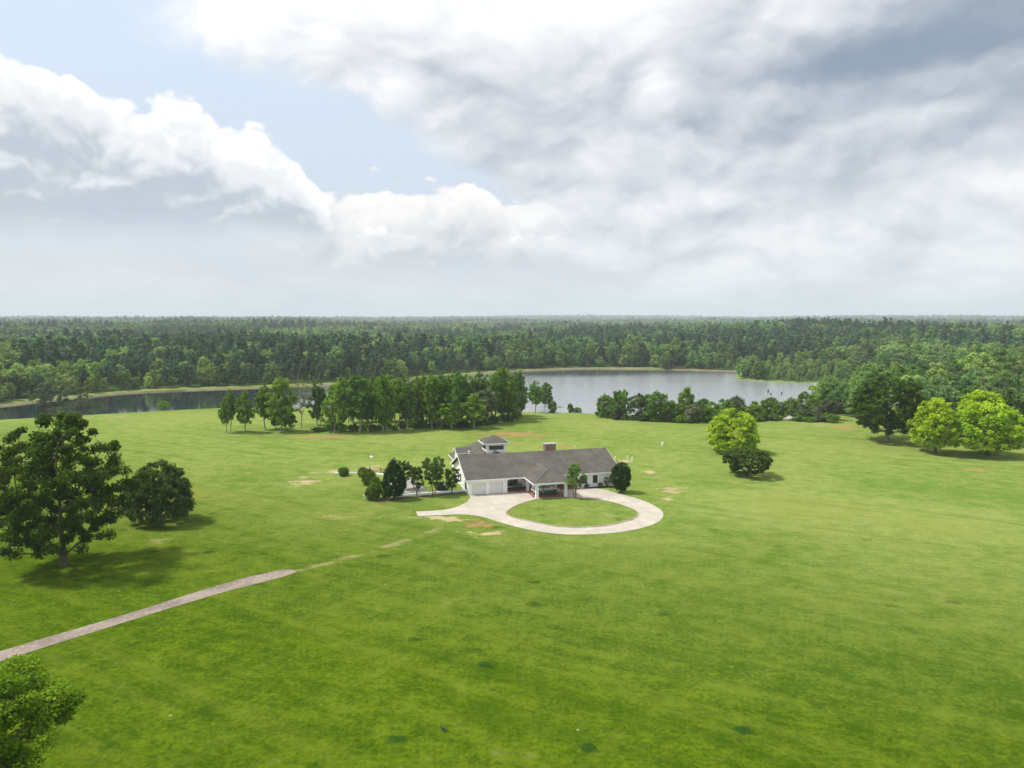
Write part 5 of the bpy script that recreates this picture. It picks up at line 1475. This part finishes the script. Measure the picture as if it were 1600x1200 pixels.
cb.tube((0.03, 0, 0), (0.03, 0, 0.15), 0.012, 0.012, 5).tube((-0.03, 0, 0), (-0.03, 0, 0.15), 0.012, 0.012, 5).box(-0.05, 0.05, -0.42, -0.16, 0.17, 0.20)
co = cb.build('crow', M['bird']); co.location = p; co.rotation_euler = (0, 0, 0.9)
tag(co, 'black bird standing on the lawn near the bottom of the picture', 'bird')

# ------------------------------------------------------------------ the woods
def lowtree(seed, kind):
    if kind == 'broad': return make_tree(seed, 16.0, 6.0, 0.12, 'spread', 85, 26, 0.85, 1.5, 0.75, tr=0.3, inner=0.45, top=0.7, lobes=0.25, sides=4, branch_r=0.06)
    if kind == 'tall': return make_tree(seed, 18.0, 4.6, 0.2, 'oak', 64, 26, 0.85, 1.5, 0.8, tr=0.28, inner=0.4, top=0.8, lobes=0.3, sides=4, branch_r=0.06)
    return make_tree(seed, 20.0, 3.5, 0.34, 'pine', 56, 22, 0.75, 1.25, 0.5, tr=0.24, inner=0.35, top=0.96, lobes=0.3, whorl=True, sides=4, aspect=2.2, branch_r=0.05)
forms = []
for i, (k, lf) in enumerate([('broad', 'leaf_wood'), ('broad', 'leaf_wood_light'), ('broad', 'leaf_wood'), ('tall', 'leaf_wood'), ('tall', 'leaf_wood_light'), ('tall', 'leaf_wood'), ('pine', 'leaf_pine'), ('pine', 'leaf_pine'), ('pine', 'leaf_pine'), ('pine', 'leaf_pine')]):
    forms.append(proto('wood_tree', lowtree(200 + i, k), M['bark_tan' if k == 'pine' else 'bark'], M[lf]))
hi = [proto('wood_oak', make_tree(230 + i, 16.0, 6.2, 0.08, ['spread', 'round', 'oak'][i], 130, 60, 0.5, 1.35, 0.7, tr=0.3, inner=0.45, top=0.65, lobes=0.24), M['bark'], M[['leaf_wood', 'leaf_wood', 'leaf_wood_light'][i]]) for i in range(3)]

R = np.random.default_rng(77)
def scatter(r0, r1, cell, az=0.80):
    xs = np.arange(-r1 * math.sin(az), r1 * math.sin(az), cell); ys = np.arange(max(60, r0 * 0.5), r1, cell)
    X, Y = np.meshgrid(xs, ys); X = (X + R.uniform(-.45, .45, X.shape) * cell).ravel(); Y = (Y + R.uniform(-.45, .45, Y.shape) * cell).ravel()
    d = np.hypot(X, Y)
    k = (d >= r0) & (d < r1) & (np.abs(np.arctan2(X, Y)) < az)
    X, Y = X[k], Y[k]
    k = in_wood(X, Y)
    return X[k], Y[k]
PENX0, PENX1 = LAKE[NFAR - 1][0] - 8, LAKE[NFAR + 4][0] + 25
parts = []
for r0, r1, cell, sc in ((120, 420, 6.8, 0.95), (420, 760, 7.2, 1.0), (760, 1400, 9.0, 1.0), (1400, 2600, 13.0, 1.25), (2600, 4600, 22.0, 1.7), (4600, 8500, 44.0, 2.3)):
    X, Y = scatter(r0, r1, cell)
    n = len(X)
    pn = vnoise(X / 110.0 + 4.2, Y / 150.0 + 9.1, 11) + 0.5 * (vnoise(X / 35.0, Y / 35.0, 12) - 0.5) + 0.25 * (vnoise(X / 600.0, Y / 600.0, 15) - 0.5)
    azp = np.arctan2(X, Y)
    D_ = np.hypot(X, Y)
    left = (azp > -0.52) & (azp < -0.20) & (D_ < 560)
    pine_p = np.clip((pn - 0.56) * 5, 0.02, 0.8)
    pine_p = np.where(left, np.maximum(pine_p, 0.6), pine_p)
    pine_p = np.where((azp > 0.2) & (D_ < 420), 0.04, pine_p)
    pine_p = np.where((azp > -0.12) & (azp < 0.30) & (D_ < 640) & (D_ > 430), pine_p * 0.45, pine_p)
    is_p = R.random(n) < pine_p
    light = 0.6 * vnoise(X / 70.0 + 1.0, Y / 70.0, 21) + 0.6 * vnoise(X / 260.0 + 1.0, Y / 330.0, 22) - 0.1 + R.normal(size=n) * 0.15  # broad noise term paints cloud-shadow patches through paler and darker tree forms
    form = np.where(is_p, 6 + R.integers(0, 4, n), np.where(light > 0.55, R.choice([1, 4], n), R.choice([0, 2, 3, 5], n)))
    s = sc * R.uniform(0.66, 1.12, n) * (0.78 + 0.44 * vnoise(X / 55.0, Y / 55.0, 31)) * np.where(is_p, 1.0, 0.95)
    # young growth on the spit of land at the right end of the lake, and low edge growth at every shore
    sdl = lake_sd(X, Y)
    pen = (X > PENX0) & (X < PENX1 + 30) & (Y > 330) & (Y < 560) & (far_mix(X, Y) > 0.5)
    s = np.where(pen, s * np.clip(0.32 + (sdl - 9) / 160.0, 0.3, 1.0), s)
    form = np.where(pen & (sdl < 60), R.choice([1, 4, 4, 3], n), form)
    s = np.where((sdl < 22) & ~pen, s * np.clip(0.55 + R.random(n) * 0.5, 0, 1), s)
    s = np.where((azp > 0.3) & (D_ < 330), s * 0.82, s)
    parts.append(np.stack([X, Y, height(X, Y) - 0.3, s, form, R.random(n) * 6.283], 1))
W = np.concatenate(parts)
Dw = np.hypot(W[:, 0], W[:, 1])
azw = np.arctan2(W[:, 0], W[:, 1])
inview = np.abs(azw) < 0.63
# the trees that show largest: the front of the wood on every shore and the near wood on the right
edge_w = np.interp(W[:, 0], WOOD_EDGE[:, 0], WOOD_EDGE[:, 1], left=1e9)
front_depth = np.where(far_mix(W[:, 0], W[:, 1]) > 0.5, lake_sd(W[:, 0], W[:, 1]), np.minimum(np.abs(W[:, 1] - edge_w), lake_sd(W[:, 0], W[:, 1])))
score = Dw + np.clip(front_depth - 10, 0, 400) * np.where(azw > 0.3, 0.9, 7.0) + np.where(inview, 0, 1e6) - np.where(azw > 0.30, 60, 0)
N_IND = 268
pick = np.argsort(score)[:N_IND]
mask = np.zeros(len(W), bool); mask[pick] = True
kinds = {}
for i in pick:
    x, y, z, s, fm_, rz = W[i]; fm_ = int(fm_)
    near_r = azw[i] > 0.28 and Dw[i] < 360
    if near_r and fm_ < 6: pr = hi[fm_ % 3]; s2 = s * 1.12
    else: pr = forms[fm_]; s2 = s
    nm = 'pine_tree' if fm_ >= 6 else 'broadleaf_tree'
    zone = 'right' if azw[i] > 0.30 and Dw[i] < 420 else ('spit' if azw[i] > 0.2 else ('arm' if azw[i] < -0.22 else 'far'))
    place = {'right': 'in the wood bordering the field on the right', 'spit': 'on the low spit at the right end of the lake', 'arm': 'at the front of the wood across the dark left arm of the lake', 'far': 'at the front of the wood beyond the dry grass bank across the lake'}[zone]
    look = 'dark pine with a straight trunk' if fm_ >= 6 else ('pale green leafy tree' if fm_ in (1, 4) else 'mid-green leafy tree')
    plant(pr, nm, (x, y, z), s2, s2 * (0.92 + 0.16 * ((i * 37) % 10) / 10), rz, look + ' ' + place, 'tree', 'woodland edge: ' + look + ' ' + place)


def grow_points(name, P, size, turn, form, coll, label=None):
    """one object whose geometry nodes set a form from coll on every point"""
    me = bpy.data.meshes.new(name)
    n = len(P)
    me.vertices.add(n); me.vertices.foreach_set('co', np.asarray(P, np.float32).ravel())
    a = me.attributes.new('turn', 'FLOAT', 'POINT'); a.data.foreach_set('value', turn.astype(np.float32))
    a = me.attributes.new('size', 'FLOAT_VECTOR', 'POINT'); a.data.foreach_set('vector', size.astype(np.float32).ravel())
    a = me.attributes.new('form', 'INT', 'POINT'); a.data.foreach_set('value', form.astype(np.int32))
    me.update()
    ob = bpy.data.objects.new(name, me); COL.objects.link(ob)
    tag(ob, kind='stuff')
    ng = bpy.data.node_groups.new(name + '_growth', 'GeometryNodeTree')
    ng.interface.new_socket('Geometry', in_out='INPUT', socket_type='NodeSocketGeometry')
    ng.interface.new_socket('Geometry', in_out='OUTPUT', socket_type='NodeSocketGeometry')
    gi, go = ng.nodes.new('NodeGroupInput'), ng.nodes.new('NodeGroupOutput')
    ci = ng.nodes.new('GeometryNodeCollectionInfo'); ci.inputs['Collection'].default_value = coll
    ci.inputs['Separate Children'].default_value = True; ci.inputs['Reset Children'].default_value = True
    ip = ng.nodes.new('GeometryNodeInstanceOnPoints'); ip.inputs['Pick Instance'].default_value = True
    def named(nm, ty):
        k = ng.nodes.new('GeometryNodeInputNamedAttribute'); k.data_type = ty; k.inputs['Name'].default_value = nm
        return next(s_ for s_ in k.outputs if s_.enabled and s_.name == 'Attribute')
    cx_ = ng.nodes.new('ShaderNodeCombineXYZ'); ng.links.new(named('turn', 'FLOAT'), cx_.inputs[2])
    er = ng.nodes.new('FunctionNodeEulerToRotation'); ng.links.new(cx_.outputs[0], er.inputs[0])
    ng.links.new(gi.outputs[0], ip.inputs['Points']); ng.links.new(ci.outputs[0], ip.inputs['Instance'])
    ng.links.new(named('form', 'INT'), ip.inputs['Instance Index']); ng.links.new(er.outputs[0], ip.inputs['Rotation'])
    ng.links.new(named('size', 'FLOAT_VECTOR'), ip.inputs['Scale']); ng.links.new(ip.outputs[0], go.inputs[0])
    md = ob.modifiers.new('growth', 'NODES'); md.node_group = ng
    return ob


def build_forest():
    rest = W[~mask]
    coll = bpy.data.collections.new('wood_forms')
    for i, pr in enumerate(forms):
        tv, tq = pr['raw']['trunk']; lv, lq, tt = pr['raw']['crown']
        V = np.concatenate([tv, lv]); Q = np.concatenate([tq, lq + len(tv)])
        me = mesh_np('wood_form', V, Q, [pr['trunk'].materials[0], pr['crown'].materials[0]], mat_idx=np.concatenate([np.zeros(len(tq)), np.ones(len(lq))]), tint=np.concatenate([np.zeros(len(tv)), tt]), link=False)
        o = bpy.data.objects.new('wood_form_%02d' % i, me); coll.objects.link(o)
    dz = np.hypot(rest[:, 0], rest[:, 1])
    szz = rest[:, 3] * np.interp(dz, [0, 1400, 2600, 4600, 9000], [1, 0.95, 0.80, 0.62, 0.48])
    grow_points('forest', rest[:, :3], np.stack([rest[:, 3], rest[:, 3], szz], 1), rest[:, 5], rest[:, 4], coll)


build_forest()

# ------------------------------------------------------------------ haze
hm = bpy.data.materials.new('haze_air'); hm.use_nodes = True
nt_ = hm.node_tree; nt_.nodes.clear()
out_ = nt_.nodes.new('ShaderNodeOutputMaterial'); pv = nt_.nodes.new('ShaderNodeVolumePrincipled')
pv.inputs['Color'].default_value = (0.82, 0.91, 1.0, 1); pv.inputs['Density'].default_value = HAZE_DENSITY; pv.inputs['Anisotropy'].default_value = 0.0
nt_.links.new(pv.outputs[0], out_.inputs['Volume'])
hz = MB().box(-8700, 8700, -500, 9700, float(GZ.min()) - 1.0, 200.0).build('haze', hm)
tag(hz, kind='stuff')
